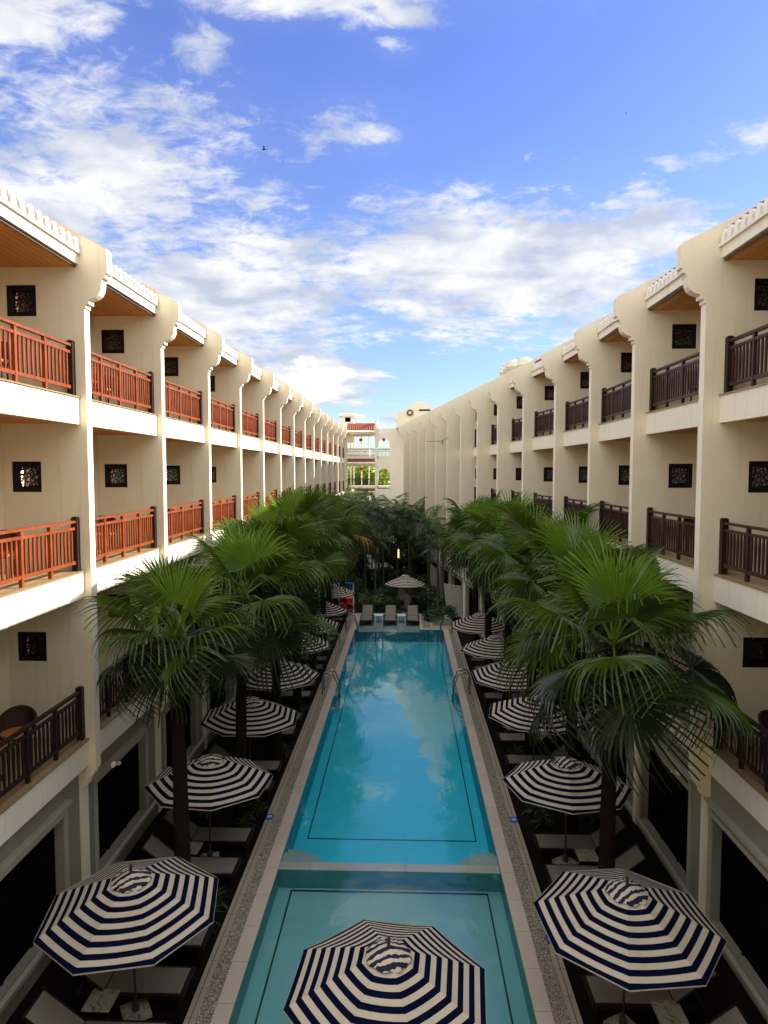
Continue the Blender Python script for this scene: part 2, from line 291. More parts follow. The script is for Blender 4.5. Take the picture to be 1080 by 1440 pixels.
# ------------------------------------------------------------------ mesh builder
class MB:
    def __init__(s): s.v = []; s.f = []; s.m = []; s.mats = []
    def mi(s, m):
        if m not in s.mats: s.mats.append(m)
        return s.mats.index(m)
    def add(s, vs, fs, m):
        o = len(s.v); k = s.mi(m); s.v += [tuple(v) for v in vs]
        for f in fs: s.f.append(tuple(i + o for i in f)); s.m.append(k)
    def box(s, x0, x1, y0, y1, z0, z1, m):
        if x0 > x1: x0, x1 = x1, x0
        if y0 > y1: y0, y1 = y1, y0
        s.add([(x0, y0, z0), (x1, y0, z0), (x1, y1, z0), (x0, y1, z0), (x0, y0, z1), (x1, y0, z1), (x1, y1, z1), (x0, y1, z1)],
              [(0, 3, 2, 1), (4, 5, 6, 7), (0, 1, 5, 4), (1, 2, 6, 5), (2, 3, 7, 6), (3, 0, 4, 7)], m)
    def bar(s, a, b, w, h, m, up=(0, 0, 1)):
        a = Vector(a); b = Vector(b); d = (b - a).normalized(); u = Vector(up)
        if abs(d.dot(u)) > 0.98: u = Vector((1, 0, 0))
        r = d.cross(u).normalized() * (w / 2); q = r.cross(d).normalized() * (h / 2)
        vs = [p + sx * r + sz * q for p in (a, b) for sx, sz in ((-1, -1), (1, -1), (1, 1), (-1, 1))]
        s.add(vs, [(0, 1, 2, 3), (7, 6, 5, 4), (0, 4, 5, 1), (1, 5, 6, 2), (2, 6, 7, 3), (3, 7, 4, 0)], m)
    def tube(s, pts, rad, m, seg=8, cap=True):
        pts = [Vector(p) for p in pts]; n = len(pts); rs = rad if isinstance(rad, (list, tuple)) else [rad] * n
        vs = []; pu = None
        for i, p in enumerate(pts):
            d = (pts[min(i + 1, n - 1)] - pts[max(i - 1, 0)]).normalized()
            if pu is None: pu = Vector((0, 0, 1)) if abs(d.z) < 0.9 else Vector((1, 0, 0))
            r = d.cross(pu).normalized(); pu = r.cross(d).normalized()
            for k in range(seg):
                a = 2 * math.pi * k / seg; vs.append(p + (r * math.cos(a) + pu * math.sin(a)) * rs[i])
        fs = [(i * seg + k, i * seg + (k + 1) % seg, (i + 1) * seg + (k + 1) % seg, (i + 1) * seg + k) for i in range(n - 1) for k in range(seg)]
        if cap: fs += [tuple(range(seg))[::-1], tuple((n - 1) * seg + k for k in range(seg))]
        s.add(vs, fs, m)
    def lathe(s, prof, m, seg=16, c=(0, 0)):
        vs = []; n = len(prof)
        for r, z in prof:
            for k in range(seg):
                a = 2 * math.pi * k / seg; vs.append((c[0] + r * math.cos(a), c[1] + r * math.sin(a), z))
        fs = [(i * seg + k, i * seg + (k + 1) % seg, (i + 1) * seg + (k + 1) % seg, (i + 1) * seg + k) for i in range(n - 1) for k in range(seg)]
        s.add(vs, fs, m)
    def plate(s, loops, t0, t1, m, fn, mside=None):
        """loops: outer + holes as 2-D lists; extruded from t0 to t1 along the third axis given by fn(a,b,t)"""
        flat = [p for l in loops for p in l]; tri = tessellate_polygon([[Vector((p[0], p[1], 0)) for p in l] for l in loops])
        n = len(flat); vs = [fn(p[0], p[1], t0) for p in flat] + [fn(p[0], p[1], t1) for p in flat]
        fs = []
        for a, b, c in tri: fs += [(a, b, c), (c + n, b + n, a + n)]
        s.add(vs, fs, m); o = 0; vs2 = []; fs2 = []
        for l in loops:
            k = len(l)
            for i in range(k):
                j = (i + 1) % k; fs2.append((o + i, o + j, o + j + n, o + i + n))
            o += k
        s.add(vs, fs2, mside or m)
    def mesh(s, name, smooth=False, fix=True):
        me = bpy.data.meshes.new(name); me.from_pydata(s.v, [], s.f)
        for m in s.mats: me.materials.append(M[m])
        me.polygons.foreach_set('material_index', s.m)
        if smooth: me.polygons.foreach_set('use_smooth', [True] * len(s.f))
        me.update()
        if fix:
            bm = bmesh.new(); bm.from_mesh(me); bmesh.ops.recalc_face_normals(bm, faces=bm.faces); bm.to_mesh(me); bm.free()
        return me
    def obj(s, name, parent=None, smooth=False, loc=None, fix=True):
        return link(name, s.mesh(name, smooth, fix), parent, loc)
def link(name, me, parent=None, loc=None, rz=0):
    o = bpy.data.objects.new(name, me); COL.objects.link(o)
    if parent: o.parent = parent
    if loc: o.location = loc
    if rz: o.rotation_euler = (0, 0, rz)
    return o
def tag(o, label, cat, group=None):
    o['label'] = label; o['category'] = cat
    if group: o['group'] = group
    return o
def struct(o): o['kind'] = 'structure'; return o
def stuff(o, label, cat): o['kind'] = 'stuff'; return tag(o, label, cat)
def thing(name, label, cat, loc=(0, 0, 0), rz=0, group=None):
    return tag(link(name, None, None, loc, rz), label, cat, group)
KIDS = {}
def kids(o):
    return [c for c in COL.objects if c.parent == o]
def dup(root, loc, rz, label, group=None):
    r = root.copy(); COL.objects.link(r); r.location = loc; r.rotation_euler = (0, 0, rz); r['label'] = label
    if group: r['group'] = group
    if root not in KIDS: KIDS[root] = [(c, kids(c)) for c in kids(root)]
    for c, gs in KIDS[root]:
        d = c.copy(); COL.objects.link(d); d.parent = r
        for g in gs:
            e = g.copy(); COL.objects.link(e); e.parent = d
    return r
XZ = lambda a, b, t: (a, t, b)

# ------------------------------------------------------------------ ground, pool
GZ = -0.12
mb = MB()
# one sheet to the horizon with the pool's pit left open
X0, X1 = -2.655, 2.0
for a in ((-900, -3.3, -300, 2500), (2.66, 900, -300, 2500), (-3.3, 2.66, -300, 3.0), (-3.3, 2.66, 39.2, 2500)):
    mb.add([(a[0], a[2], GZ - .02), (a[1], a[2], GZ - .02), (a[1], a[3], GZ - .02), (a[0], a[3], GZ - .02)], [(0, 1, 2, 3)], 'ground')
struct(mb.obj('ground', fix=False))
mb = MB()
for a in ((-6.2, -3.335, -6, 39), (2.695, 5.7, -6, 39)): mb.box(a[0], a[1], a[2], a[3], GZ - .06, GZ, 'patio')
struct(mb.obj('patio'))
mb = MB()
mb.box(-6.2, 5.2, 39.2, 70, GZ - .05, GZ - .012, 'garden'); struct(mb.obj('garden_bed'))
mb = MB()
pth = [(-.2, 39.3), (.15, 43), (-.5, 47), (-1.2, 52), (-.8, 60)]
for i in range(len(pth) - 1):
    (a, b), (c, d) = pth[i], pth[i + 1]; mb.add([(a - .5, b, GZ), (a + .5, b, GZ), (c + .5, d, GZ), (c - .5, d, GZ)], [(0, 1, 2, 3)], 'path')
struct(mb.obj('garden_path', fix=False))
# deck strips
def strips(name, m, rects, z0=-.3, z1=0):
    mb = MB()
    for r in rects: mb.box(*r, z0, z1, m)
    return struct(mb.obj(name))
strips('pool_coping', 'coping', [(-2.925, X0, 3, 38.9), (X0 + .0, X0 + .12, 34.98, 38.9), (X1, 2.27, 3, 34.98), (.8, 2.27, 34.98, 35.22), (X0 + .12, .92, 38.72, 38.9), (.8, .92, 35.22, 38.72)])
strips('pebble_strip', 'pebble', [(-3.165, -2.925, 3, 38.9), (2.27, 2.53, 3, 35.22), (.92, 1.35, 35.22, 38.9)], -.3, -.006)
strips('stone_kerb', 'tan', [(-3.335, -3.165, 3, 39.1), (2.53, 2.695, 3, 35.85), (1.35, 1.51, 35.22, 39.1), (1.51, 2.53, 35.22, 35.85)], -.3, .004)
strips('kerb_groove', 'drip', [(-3.262, -3.247, 3, 39), (2.602, 2.617, 3, 35.7)], .0, .006)
# basin
ZD, ZS, ZB = -.66, -.42, -.14
mb = MB()
def rect(m, x0, x1, y0, y1, z): mb.add([(x0, y0, z), (x1, y0, z), (x1, y1, z), (x0, y1, z)], [(0, 1, 2, 3)], m)
def vwall(m, a, b, z0, z1): mb.add([(a[0], a[1], z0), (b[0], b[1], z0), (b[0], b[1], z1), (a[0], a[1], z1)], [(0, 1, 2, 3)], m)
i_ = .002
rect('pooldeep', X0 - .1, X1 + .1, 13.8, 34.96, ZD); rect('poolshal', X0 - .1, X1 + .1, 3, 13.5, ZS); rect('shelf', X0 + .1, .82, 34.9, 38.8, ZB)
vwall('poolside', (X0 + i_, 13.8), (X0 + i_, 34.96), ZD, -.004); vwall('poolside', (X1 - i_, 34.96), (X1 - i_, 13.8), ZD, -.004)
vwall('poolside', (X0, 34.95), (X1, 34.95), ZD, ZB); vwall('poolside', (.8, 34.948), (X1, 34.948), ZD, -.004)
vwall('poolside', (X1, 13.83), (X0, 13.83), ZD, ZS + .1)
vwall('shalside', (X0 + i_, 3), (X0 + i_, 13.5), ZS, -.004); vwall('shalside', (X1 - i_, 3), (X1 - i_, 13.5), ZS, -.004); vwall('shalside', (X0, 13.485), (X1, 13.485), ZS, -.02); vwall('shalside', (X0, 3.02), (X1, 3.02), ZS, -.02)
vwall('submarble', (.798, 34.95), (.798, 38.8), ZB, -.01); vwall('submarble', (X0 + .122, 34.95), (X0 + .122, 38.8), ZB, -.01); vwall('submarble', (X0, 38.718), (.8, 38.718), ZB, -.01)
basin = struct(mb.obj('pool_basin', fix=False))
strips('pool_divider', 'coping', [(X0 + .004, X1 - .004, 13.49, 13.81)], ZD, -.05)
mb = MB()
for (x, sgn) in ((X0, 1), (X1, -1)):
    for rr, z in ((.42, -.07), (.95, -.28)):
        pts = [(x + sgn * .004, 13.812)] + [(x + sgn * (.004 + rr * math.cos(a)), 13.812 + rr * .92 * math.sin(a)) for a in [math.pi / 2 * k / 14 for k in range(15)]]
        mb.plate([pts], ZD, z, 'submarble', lambda a, b, t: (a, b, t))
struct(mb.obj('pool_corner_steps'))
mb = MB(); w = .035
def frame_lines(x0, x1, y0, y1, z):
    for r in ((x0, x0 + w, y0, y1), (x1 - w, x1, y0, y1), (x0 + w, x1 - w, y0, y0 + w * 1.3), (x0 + w, x1 - w, y1 - w * 1.6, y1)): rect('poolline', *r, z)
frame_lines(-2.39, 1.75, 15.78, 34.3, ZD + .004); frame_lines(-2.375, 1.73, 4.0, 13.40 + .02, ZS + .004)
struct(mb.obj('pool_floor_lines', fix=False))
mb = MB(); rect('water', X0, X1, 3, 34.95, -.03); rect('water', X0 + .12, .8, 34.95, 38.72, -.03)
struct(mb.obj('water', fix=False))

# ------------------------------------------------------------------ hotel wings
FL = [3.30, 6.47, 9.66]
VENT = .285
def vent_meshes():
    fr = MB(); o = VENT
    inner = .195
    sq = lambda h: [(-h, -h), (h, -h), (h, h), (-h, h)]
    fr.plate([sq(o), sq(inner)[::-1]], -.06, .06, 'vent', XZ)
    sc = MB(); r = random.Random(3); holes = []
    pts = []
    for _ in range(6000):
        p = (r.uniform(-.17, .17), r.uniform(-.17, .17)); rr = r.uniform(.02, .055) * (1 - _ / 9000)
        if all(math.hypot(p[0] - q[0], p[1] - q[1]) > rr + q[2] + .003 for q in pts) and max(abs(p[0]), abs(p[1])) + rr < .19: pts.append((*p, rr))
    for x, y, rr in pts:
        ph = r.uniform(0, 6.28); e = r.uniform(.75, 1.0); n = 8
        l = []
        for k in range(n):
            a = -2 * math.pi * k / n; q = rr * (1 + .18 * math.sin(3 * a + ph)); u, v = q * math.cos(a), q * e * math.sin(a)
            l.append((x + u * math.cos(ph) - v * math.sin(ph), y + u * math.sin(ph) + v * math.cos(ph)))
        holes.append(l)
    sc.plate([sq(inner + .01)] + holes, -.006, .006, 'vent', XZ)
    return fr.mesh('vent_frame'), sc.mesh('carved_screen')
VF, VS = vent_meshes()

def build_wing(name, label, sgn, front, y0, headings, seg, ext, slope, fo_list, vent_d, railm, groundm, first=-1, capw=.44):
    """ext: distance front -> ground wall; first: index of the first fin"""
    S = sgn
    root = thing(name, label, 'building', (S * front, y0, 0))
    bw = 1.6; ridge = 9.0 - front; GW = ext
    T = .2
    # ---- fin (party wall)
    capz = 11.26
    k = capw / .44
    prof = [(GW - .08, 0 + GZ - .05), (GW - .08, 2.33), (GW - .10, 2.36), (GW - .16, 2.40), (GW - .16, 2.46), (.05, 2.62), (.05, 2.68), (0, 2.72), (0, capz),
            (-.03 * k, capz), (-.03 * k, capz + .075), (-.09 * k, capz + .075), (-.09 * k, capz + .15), (-.13 * k, capz + .16), (-.20 * k, capz + .185), (-.26 * k, capz + .23), (-.30 * k, capz + .30), (-.32 * k, capz + .38), (-.325 * k, capz + .46), (-.35 * k, capz + .52),
            (-.40 * k, capz + .53), (-.40 * k, capz + .60), (-.44 * k, capz + .61), (-.44 * k, 12.26), (-.42 * k, 12.30),
            (ridge, 12.30 + slope * (ridge + .42)), (ridge + 4, 12.30 + slope * (ridge + .42) - 4 * slope), (ridge + 4, GZ - .05)]
    holes = []
    for z in FL:
        c = (vent_d, z + 1.745); h = VENT - .004
        holes.append([(c[0] - h, c[1] - h), (c[0] - h, c[1] + h), (c[0] + h, c[1] + h), (c[0] + h, c[1] - h)])
    def X(a, b, t): return (S * a, t, b)
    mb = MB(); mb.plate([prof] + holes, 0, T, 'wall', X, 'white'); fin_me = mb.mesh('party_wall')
    # ---- bay parts in local coords (u from fin far face T to seg)
    def slab_me():
        mb = MB(); a, b = T + .001, seg - .001
        mb.box(0, S * .12, a, b, -.49, -.012, 'white'); mb.box(S * .121, S * bw, a, b, -.2, -.012, 'white')
        mb.box(S * .121, S * bw, a, b, -.47, -.43, 'soffit')
        mb.box(-S * .025, S * .16, a, b, -.011, .014, 'granite'); mb.box(S * .161, S * bw, a, b, -.011, .008, 'floor'); return mb.mesh('balcony_slab')
    def rail_me(railm=railm):
        mb = MB(); a, b = T + .04, seg - .09; rx = S * .11; n = 4; L_ = (b - a) / n
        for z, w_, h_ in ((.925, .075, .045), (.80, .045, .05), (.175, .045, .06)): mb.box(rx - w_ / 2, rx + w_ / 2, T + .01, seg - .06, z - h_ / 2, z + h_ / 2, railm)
        for i in range(n + 1):
            if i < n: mb.box(rx - .03, rx + .03, a + i * L_ - .03 + (0.03 if i == 0 else 0), a + i * L_ + .03, .015, .902, railm)
            if i < n:
                for j in range(1, 7):
                    y = a + i * L_ + L_ * j / 7
                    # turned-tapered slat
                    zs = [.206, .42, .62, .774]; ws = [.012, .020, .024, .014]
                    vs = []; 
                    for z, w_ in zip(zs, ws): vs += [(rx - .014, y - w_, z), (rx + .014, y - w_, z), (rx + .014, y + w_, z), (rx - .014, y + w_, z)]
                    fs = [(q * 4 + e, q * 4 + (e + 1) % 4, q * 4 + 4 + (e + 1) % 4, q * 4 + 4 + e) for q in range(3) for e in range(4)]
                    mb.add(vs, fs, railm)
        return mb.mesh('balcony_railing')
    def post_me():
        mb = MB(); rx = S * .11; mb.box(rx - .055, rx + .055, seg - .115, seg - .005, .014, 1.0, 'newel'); mb.box(rx - .04, rx + .04, seg - .10, seg - .02, 1.0, 1.015, 'newel'); return mb.mesh('newel_post')
    def door_me():
        fr = MB(); x0 = S * bw; xi = S * (bw - .05); a, b = T + .5, seg - .5; H = 2.25
        fr.plate([[(a, .01), (b, .01), (b, H), (a, H)], [(a + .09, .1), (a + .09, H - .1), ((a + b) / 2 - .05, H - .1), ((a + b) / 2 - .05, .1)], [((a + b) / 2 + .05, .1), ((a + b) / 2 + .05, H - .1), (b - .09, H - .1), (b - .09, .1)]], bw - .06, bw - .003, 'doorframe', lambda p, q, t: (S * t, p, q))
        g = MB(); g.box(S * (bw - .03), S * (bw - .006), a + .05, b - .05, .06, H - .06, 'doorglass'); return fr.mesh('balcony_door'), g.mesh('door_glass')
    def back_me():
        mb = MB(); mb.box(S * (bw + .001), S * (bw + .2), T + .001, seg - .001, GZ, 12.5, 'wall'); return mb.mesh('back_wall')
    def ground_me():
        mb = MB(); a, b = T, seg
        o0, o1 = T + .48, seg - .6
        if S > 0: o0, o1 = T + .65, seg - .12
        if S > 0: oz0, oz1 = .1, 2.05
        else: oz0, oz1 = .28, 2.12
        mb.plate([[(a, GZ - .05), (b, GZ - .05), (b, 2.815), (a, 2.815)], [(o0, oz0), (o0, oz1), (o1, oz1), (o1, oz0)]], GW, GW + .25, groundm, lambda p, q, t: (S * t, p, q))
        # sill, surround, cornice
        mb.box(S * (GW - .09), S * (GW - .001), a + .001, b - .001, oz0 - .11, oz0 - .03, 'lowtrim')
        mb.box(S * (GW - .05), S * (GW - .001), a + .001, b - .001, GZ, oz0 - .112, groundm)
        mb.box(S * (GW - .11), S * (GW - .001), o0 - .15, o1 + .15, 2.30, 2.36, 'lowtrim'); mb.box(S * (GW - .06), S * (GW - .001), o0 - .12, o1 + .12, 2.23, 2.298, 'lowtrim')
        for p, q in ((o0 - .11, o0 - .001), (o1 + .001, o1 + .11)): mb.box(S * (GW - .035), S * (GW - .001), p, q, oz0, 2.228, 'lowtrim')
        mb.box(S * (GW - .035), S * (GW - .001), o0, o1, oz1 + .001, oz1 + .09, 'lowtrim')
        g = MB(); g.box(S * (GW + .17), S * (GW + .2), o0 - .01, o1 + .01, oz0 - .01, oz1 + .01, 'black')
        for f in (1 / 3, 2 / 3): y = o0 + (o1 - o0) * f; g.box(S * (GW + .14), S * (GW + .169), y - .025, y + .025, oz0, oz1, 'black')
        lin = MB(); lin.box(S * .12, S * (GW - .001), a + .001, b - .001, 2.815, 2.84, 'white')
        return mb.mesh('ground_wall'), g.mesh('ground_window')
    def eave_me():
        mb = MB(); a, b = T + .001, seg - .001
        mb.box(0, S * .07, a, b, 12.03, 12.215, 'white'); mb.box(-S * .05, S * .10, a, b, 12.216, 12.265, 'trim')
        mb.box(S * .05, S * .085, a, b, 11.985, 12.029, 'drip')
        mb.box(S * .086, S * 1.75, a, b, 11.995, 12.02, 'soffit')
        # scalloped tile ends
        n = 15; p = (b - a) / n
        for i in range(n):
            c = a + (i + .5) * p; hw = .066
            pts = [(c - hw, 12.266), (c + hw, 12.266), (c + hw, 12.41)] + [(c + hw * math.cos(t), 12.41 + hw * 1.05 * math.sin(t)) for t in [math.pi * j / 6 for j in range(1, 6)]] + [(c - hw, 12.41)]
            mb.plate([pts], .0, .05, 'trim', lambda u, z, t: (S * (t - .05 + (z - 12.266) * .12), u, z))
        mb.box(S * .025, S * .14, a, b, 12.266, 12.44, 'newel')  # added dark strip, so gaps between tile ends look shaded
        return mb.mesh('eave')
    def roof_me(off):
        # barrel-tiled slope: corrugated sheet
        mb = MB(); a, b = T + .001, seg - .001; n = 15; per = 6; L_ = ridge + .0
        zr = 12.30 + slope * (ridge + .42) - .13
        z0 = 12.30 + slope * (off + .1 + .42) - .13
        us = [a + (b - a) * i / (n * per) for i in range(n * per + 1)]
        vs = []; 
        for u in us:
            ph = (u - a) / (b - a) * n * 2 * math.pi; h = .045 * (abs(math.sin(ph / 2)) - .5)
            vs += [(S * (off + .1), u, z0 + h), (S * ridge, u, zr + h), (S * (ridge + 4), u, zr - 4 * slope + h)]
        fs = [(i * 3 + j, i * 3 + 3 + j, i * 3 + 4 + j, i * 3 + 1 + j) for i in range(len(us) - 1) for j in (0, 1)]
        mb.add(vs, fs, 'tile'); mb.box(S * (off + .1), S * (off + .14), a, b, 12.3, z0 - .01, 'drip')
        return mb.mesh('roof')
    SL, RL, PO, BK, EV = slab_me(), rail_me(), post_me(), back_me(), eave_me(); RL0 = rail_me('newel'); DF, DG = door_me(); GWm, GWi = ground_me()  # lowest railings take blackish timber: shade put into their colour
    roofs = {}
    n = len(headings)
    # fin positions along the path
    pos = {0: (0.0, 0.0)}; x = y = 0
    for i in range(n):
        h = R(headings[i]); x += -math.sin(h) * seg; y += math.cos(h) * seg; pos[i + 1] = (x, y)
    pos[-1] = (0, -seg); pos[-2] = (0, -2 * seg)
    def head(i): return R(headings[i]) if i >= 0 else 0
    def av(i): return (head(i - 1) + head(i)) / 2 if 0 < i < n else (head(i - 1) if i >= n else head(max(i, -1)))
    for i in range(first, n + 1):
        f = link('party_wall', fin_me, root, (*pos[i], 0), av(i))
        for z in FL:
            v = link('vent_frame', VF, f, (S * vent_d, T / 2, z + 1.745)); 
            c = link('carved_screen', VS, f, (S * vent_d, .13, z + 1.745))
        if i == n: break
        fo = fo_list[min(i + 1, len(fo_list) - 1)]; h = head(i)
        px, py = pos[i]
        def at(d, z): return (px + math.cos(h) * S * d, py + math.sin(h) * S * d, z)
        # the slab sits proud by fo from the fin front
        dback = 0
        for fi, z in enumerate(FL):
            if fi == 0 and S < 0 and i >= 1 and i <= 2: pass
            s_ = link('balcony_slab', SL, root, at(fo, z), h)
            r_ = link('balcony_railing', RL0 if fi == 0 else RL, root, at(fo, z), h); link('newel_post', PO, r_, (0, 0, 0))
            d_ = link('balcony_door', DF, root, at(0, z), h); link('door_glass', DG, d_, (0, 0, 0))
        link('back_wall', BK, root, at(0, 0), h); link('ground_wall', GWm, root, at(0, 0), h); link('ground_window', GWi, root, at(0, 0), h)
        link('eave', EV, root, at(fo - .05, 0), h)
        if fo not in roofs: roofs[fo] = roof_me(fo - .05)
        link('roof', roofs[fo], root, at(0, 0), h)
    return root, pos, head

NL = 14
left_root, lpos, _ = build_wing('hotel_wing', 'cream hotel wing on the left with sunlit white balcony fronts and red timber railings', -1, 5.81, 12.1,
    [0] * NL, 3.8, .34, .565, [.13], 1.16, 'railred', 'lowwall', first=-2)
RH = [0, 0, 3, 7, 8, 8.5, 8.5, 8.5, 8.5, 8.5, 8.5, 8.5, 8.5]
right_root, rpos, rhead = build_wing('hotel_wing', 'shaded cream hotel wing on the right, bending inwards, with shade darkened railings', 1, 5.27, 12.1,
    RH, 3.62, .33, .50, [.29, .29, .24, .27, .37, .56, .65, .72, .8, .86, .9], 1.11, 'railshade', 'lowwall', first=-2, capw=.46)
t = thing('unseen_cross_wing', 'unseen cream hotel cross wing behind the viewpoint, blocking light from there', 'building', (0, 0, 0))  # unseen wing, added to block light from behind
mb = MB(); holes = []
for z in (0.35, 3.45, 6.65, 9.85):
    for k in range(-3, 4):
        if k == 0 and z == 6.65: continue
        c = k * 3.4; holes.append([(c - 1.1, z), (c - 1.1, z + 2.2), (c + 1.1, z + 2.2), (c + 1.1, z)])
mb.plate([[(-12, GZ - .05), (12, GZ - .05), (12, 12.6), (-12, 12.6)]] + holes, -2.2, -1.9, 'wall', XZ); mb.obj('facade', t)
mb = MB(); mb.box(-12, 12, -9, -2.5, GZ, 12.55, 'black'); mb.obj('dark_interior', t)
for z in (3.3, 6.47, 9.66):
    mb = MB(); mb.box(-5.5, 5.2, -1.899, -1.1, z - .45, z, 'white'); mb.obj('balcony_slab', t)
mb = MB(); mb.add([(-12.3, -1.5, 12.5), (12.3, -1.5, 12.5), (12.3, -5.5, 14.4), (-12.3, -5.5, 14.4), (12.3, -9.5, 12.5), (-12.3, -9.5, 12.5)], [(0, 1, 2, 3), (3, 2, 4, 5)], 'tile'); mb.obj('roof', t)
# small spotlights by the fin feet
def wall_spot(root, x, y, z, s):
    mb = MB(); mb.box(x, x + s * .05, y - .05, y + .05, z - .04, z + .04, 'trim'); mb.bar((x + s * .05, y, z), (x + s * .16, y, z + .02), .03, .03, 'trim'); mb.tube([(x + s * .12, y - .05, z + .03), (x + s * .12, y + .07, z + .01)], .028, 'lowtrim', 8)
    mb.obj('wall_spotlight', root)
for k in range(0, 1):
    wall_spot(left_root, .12, k * 3.8 + .42, 2.62, 1)
    wall_spot(right_root, -.07, k * 3.62 + .42, 2.62, -1)

# twisted aerial wired to the right wing
def aerial():
    mb = MB(); 
    mb.tube([(0, 0, 0), (-.5, .0, .02), (-1.0, 0, -.03), (-1.6, 0, .02)], .02, 'metal', 6); mb.tube([(0, 0, 0), (.3, 0, .25), (.62, 0, .42)], .022, 'metal', 6); mb.tube([(.3, 0, .25), (.55, 0, .22)], .012, 'metal', 5)
    mb.tube([(0, 0, .12), (0, 0, -.3)], .05, 'metal', 6); mb.bar((0, 0, -.05), (0, .35, -.05), .04, .04, 'metal'); return mb
o = aerial().obj('roof_aerial', loc=(1.98, 36.1, 9.95)); tag(o, 'thin dark branching aerial bracketed to the blank fins of the right wing', 'aerial'); o.scale = (.55,) * 3
# water tanks on the right roof
for i, (x, y, tz) in enumerate(((7.88, 45.0, 13.6), (7.62, 48.0, 13.95), (7.85, 51.0, 14.25), (8.0, 54, 14.45))):
    t = thing('water_tank', ['largest cream water tank, nearest on the right roof', 'second cream tank in the row on the right roof', 'third cream tank in the row on the right roof', 'farthest and smallest looking cream tank on the right roof'][i], 'water tank', (x, y, tz), 0, 'water tanks on the right roof')
    mb = MB(); r_ = .52
    mb.lathe([(0, 1.0), (r_, 1.0), (r_, 1.7), (r_ + .03, 1.72), (r_ + .03, 1.78), (r_, 1.8), (r_, 2.0), (r_ * .96, 2.1), (r_ * .6, 2.2), (0, 2.22)], 'tank', 24); mb.obj('tank_body', t, True)
    mb = MB(); mb.lathe([(0, 2.2), (.2, 2.2), (.2, 2.28), (0, 2.3)], 'tank', 12); mb.obj('lid', t)
    mb = MB()
    for a in range(4): c, s_ = math.cos(a * 1.571 + .78) * .5, math.sin(a * 1.571 + .78) * .5; mb.box(c - .04, c + .04, s_ - .04, s_ + .04, -.6, 1.0, 'tank')
    mb.box(-.6, .6, -.6, .6, .92, .99, 'tank'); mb.obj('stand', t)

# gable block behind the right wing
t = thing('gabled_stair_tower', 'small cream gabled roof block with condenser above the far end of right wing', 'roof block', (0, 0, 0))
mb = MB(); pr = [(-.85, 12.45), (-.85, 13.2), (-.95, 13.35), (-.95, 13.62), (1.25, 14.95), (3.8, 13.75), (4.6, 13.75), (4.6, 12.45)]
mb.plate([pr], 63.0, 67.0, 'wall', XZ); mb.obj('gable_wall', t)
mb = MB(); mb.tube([(.42, 62.99, 13.85), (.42, 62.86, 13.85)], .30, 'drip', 16); mb.tube([(.42, 62.9, 13.85), (.42, 62.84, 13.85)], .14, 'tank', 12); mb.obj('condenser_fan', t)
mb = MB(); mb.box(1.25, 2.3, 62.96, 63.0, 14.02, 14.16, 'black'); mb.obj('louvre', t)

# ------------------------------------------------------------------ linking block across the end
BY = 66.0
def bx(px): return (px - 570) / 940 * BY
def bz(py): return 8.3 + (664 - py) / 940 * BY
link_root = thing('linking_gallery', 'cream gallery block across the far end with arches, dark railings and red tiled awnings', 'building', (0, BY, 0))
mb = MB()
xw0, xw1 = bx(530.8), bx(572)
ax0, ax1 = bx(530.8) + .08, bx(548)
outer = [(xw0, GZ), (xw1, GZ), (xw1, bz(596)), (bx(562), bz(598)), (bx(554), bz(603)), (xw0, bz(603))]
hol = []
for top, bot in ((616.5, 644.8), (659, 686), (700.5, 727)):
    cx = (ax0 + ax1) / 2; hw = (ax1 - ax0) / 2; zt = bz(top) - hw; l = [(ax0, bz(bot)), (ax0, zt)] + [(cx + hw * math.cos(math.pi - math.pi * j / 12), zt + hw * math.sin(math.pi * j / 12)) for j in range(1, 12)] + [(ax1, zt), (ax1, bz(bot))]
    hol.append(l)
mb.plate([outer] + hol, 0, .3, 'white', XZ); mb.obj('arched_wall', link_root)
mb = MB(); mb.box(bx(527.3), bx(530.7), -.12, .3, GZ, bz(592), 'white'); mb.box(bx(526.8), bx(531.2), -.16, .34, bz(592), bz(590.8), 'trim'); mb.obj('column', link_root)
mb = MB(); mb.box(bx(484), bx(488.6), -.02, .3, GZ, bz(606), 'wall'); mb.obj('end_pier', link_root)
xa, xb = bx(488.7), bx(527.2)
for (yt, yb, dep) in ((595.5, 609, 1.2), (643, 652, .45), (685, 692.5, .45)):
    mb = MB(); zt, zb_ = bz(yt), bz(yb); n = 13
    us = [xa + (xb - xa) * i / (n * 6) for i in range(n * 6 + 1)]; vs = []
    for u in us:
        ph = (u - xa) / (xb - xa) * n * 2 * math.pi; h = .09 * (abs(math.sin(ph / 2)) - .5)
        vs += [(u, .1 + h * .4, zt), (u, -dep + .1 - h, zb_ + h)]
    mb.add(vs, [(i * 2, i * 2 + 2, i * 2 + 3, i * 2 + 1) for i in range(len(us) - 1)], 'tile')
    for i in range(n):
        c = xa + (i + .5) * (xb - xa) / n; mb.bar((c, -dep + .12, zb_ + .08), (c, -dep - .04, zb_ - .05), .20, .2, 'trim')
    mb.obj('tiled_awning', link_root)
for (a, b) in ((611.2, 614), (652.4, 655.4), (693.2, 696.5)):
    mb = MB(); mb.box(xa, xb, -.16, .3, bz(b), bz(a), 'white'); mb.obj('beam', link_root)
for (ft, ) in ((641.4,), (683.6,)):
    mb = MB(); mb.box(xa, bx(548), -.0, 3.2, bz(ft) - .25, bz(ft), 'white'); mb.obj('floor_slab', link_root)
mb = MB(); mb.box(xa - .2, xb, .31, 3.2, bz(611), bz(609), 'white'); mb.obj('roof_slab', link_root)
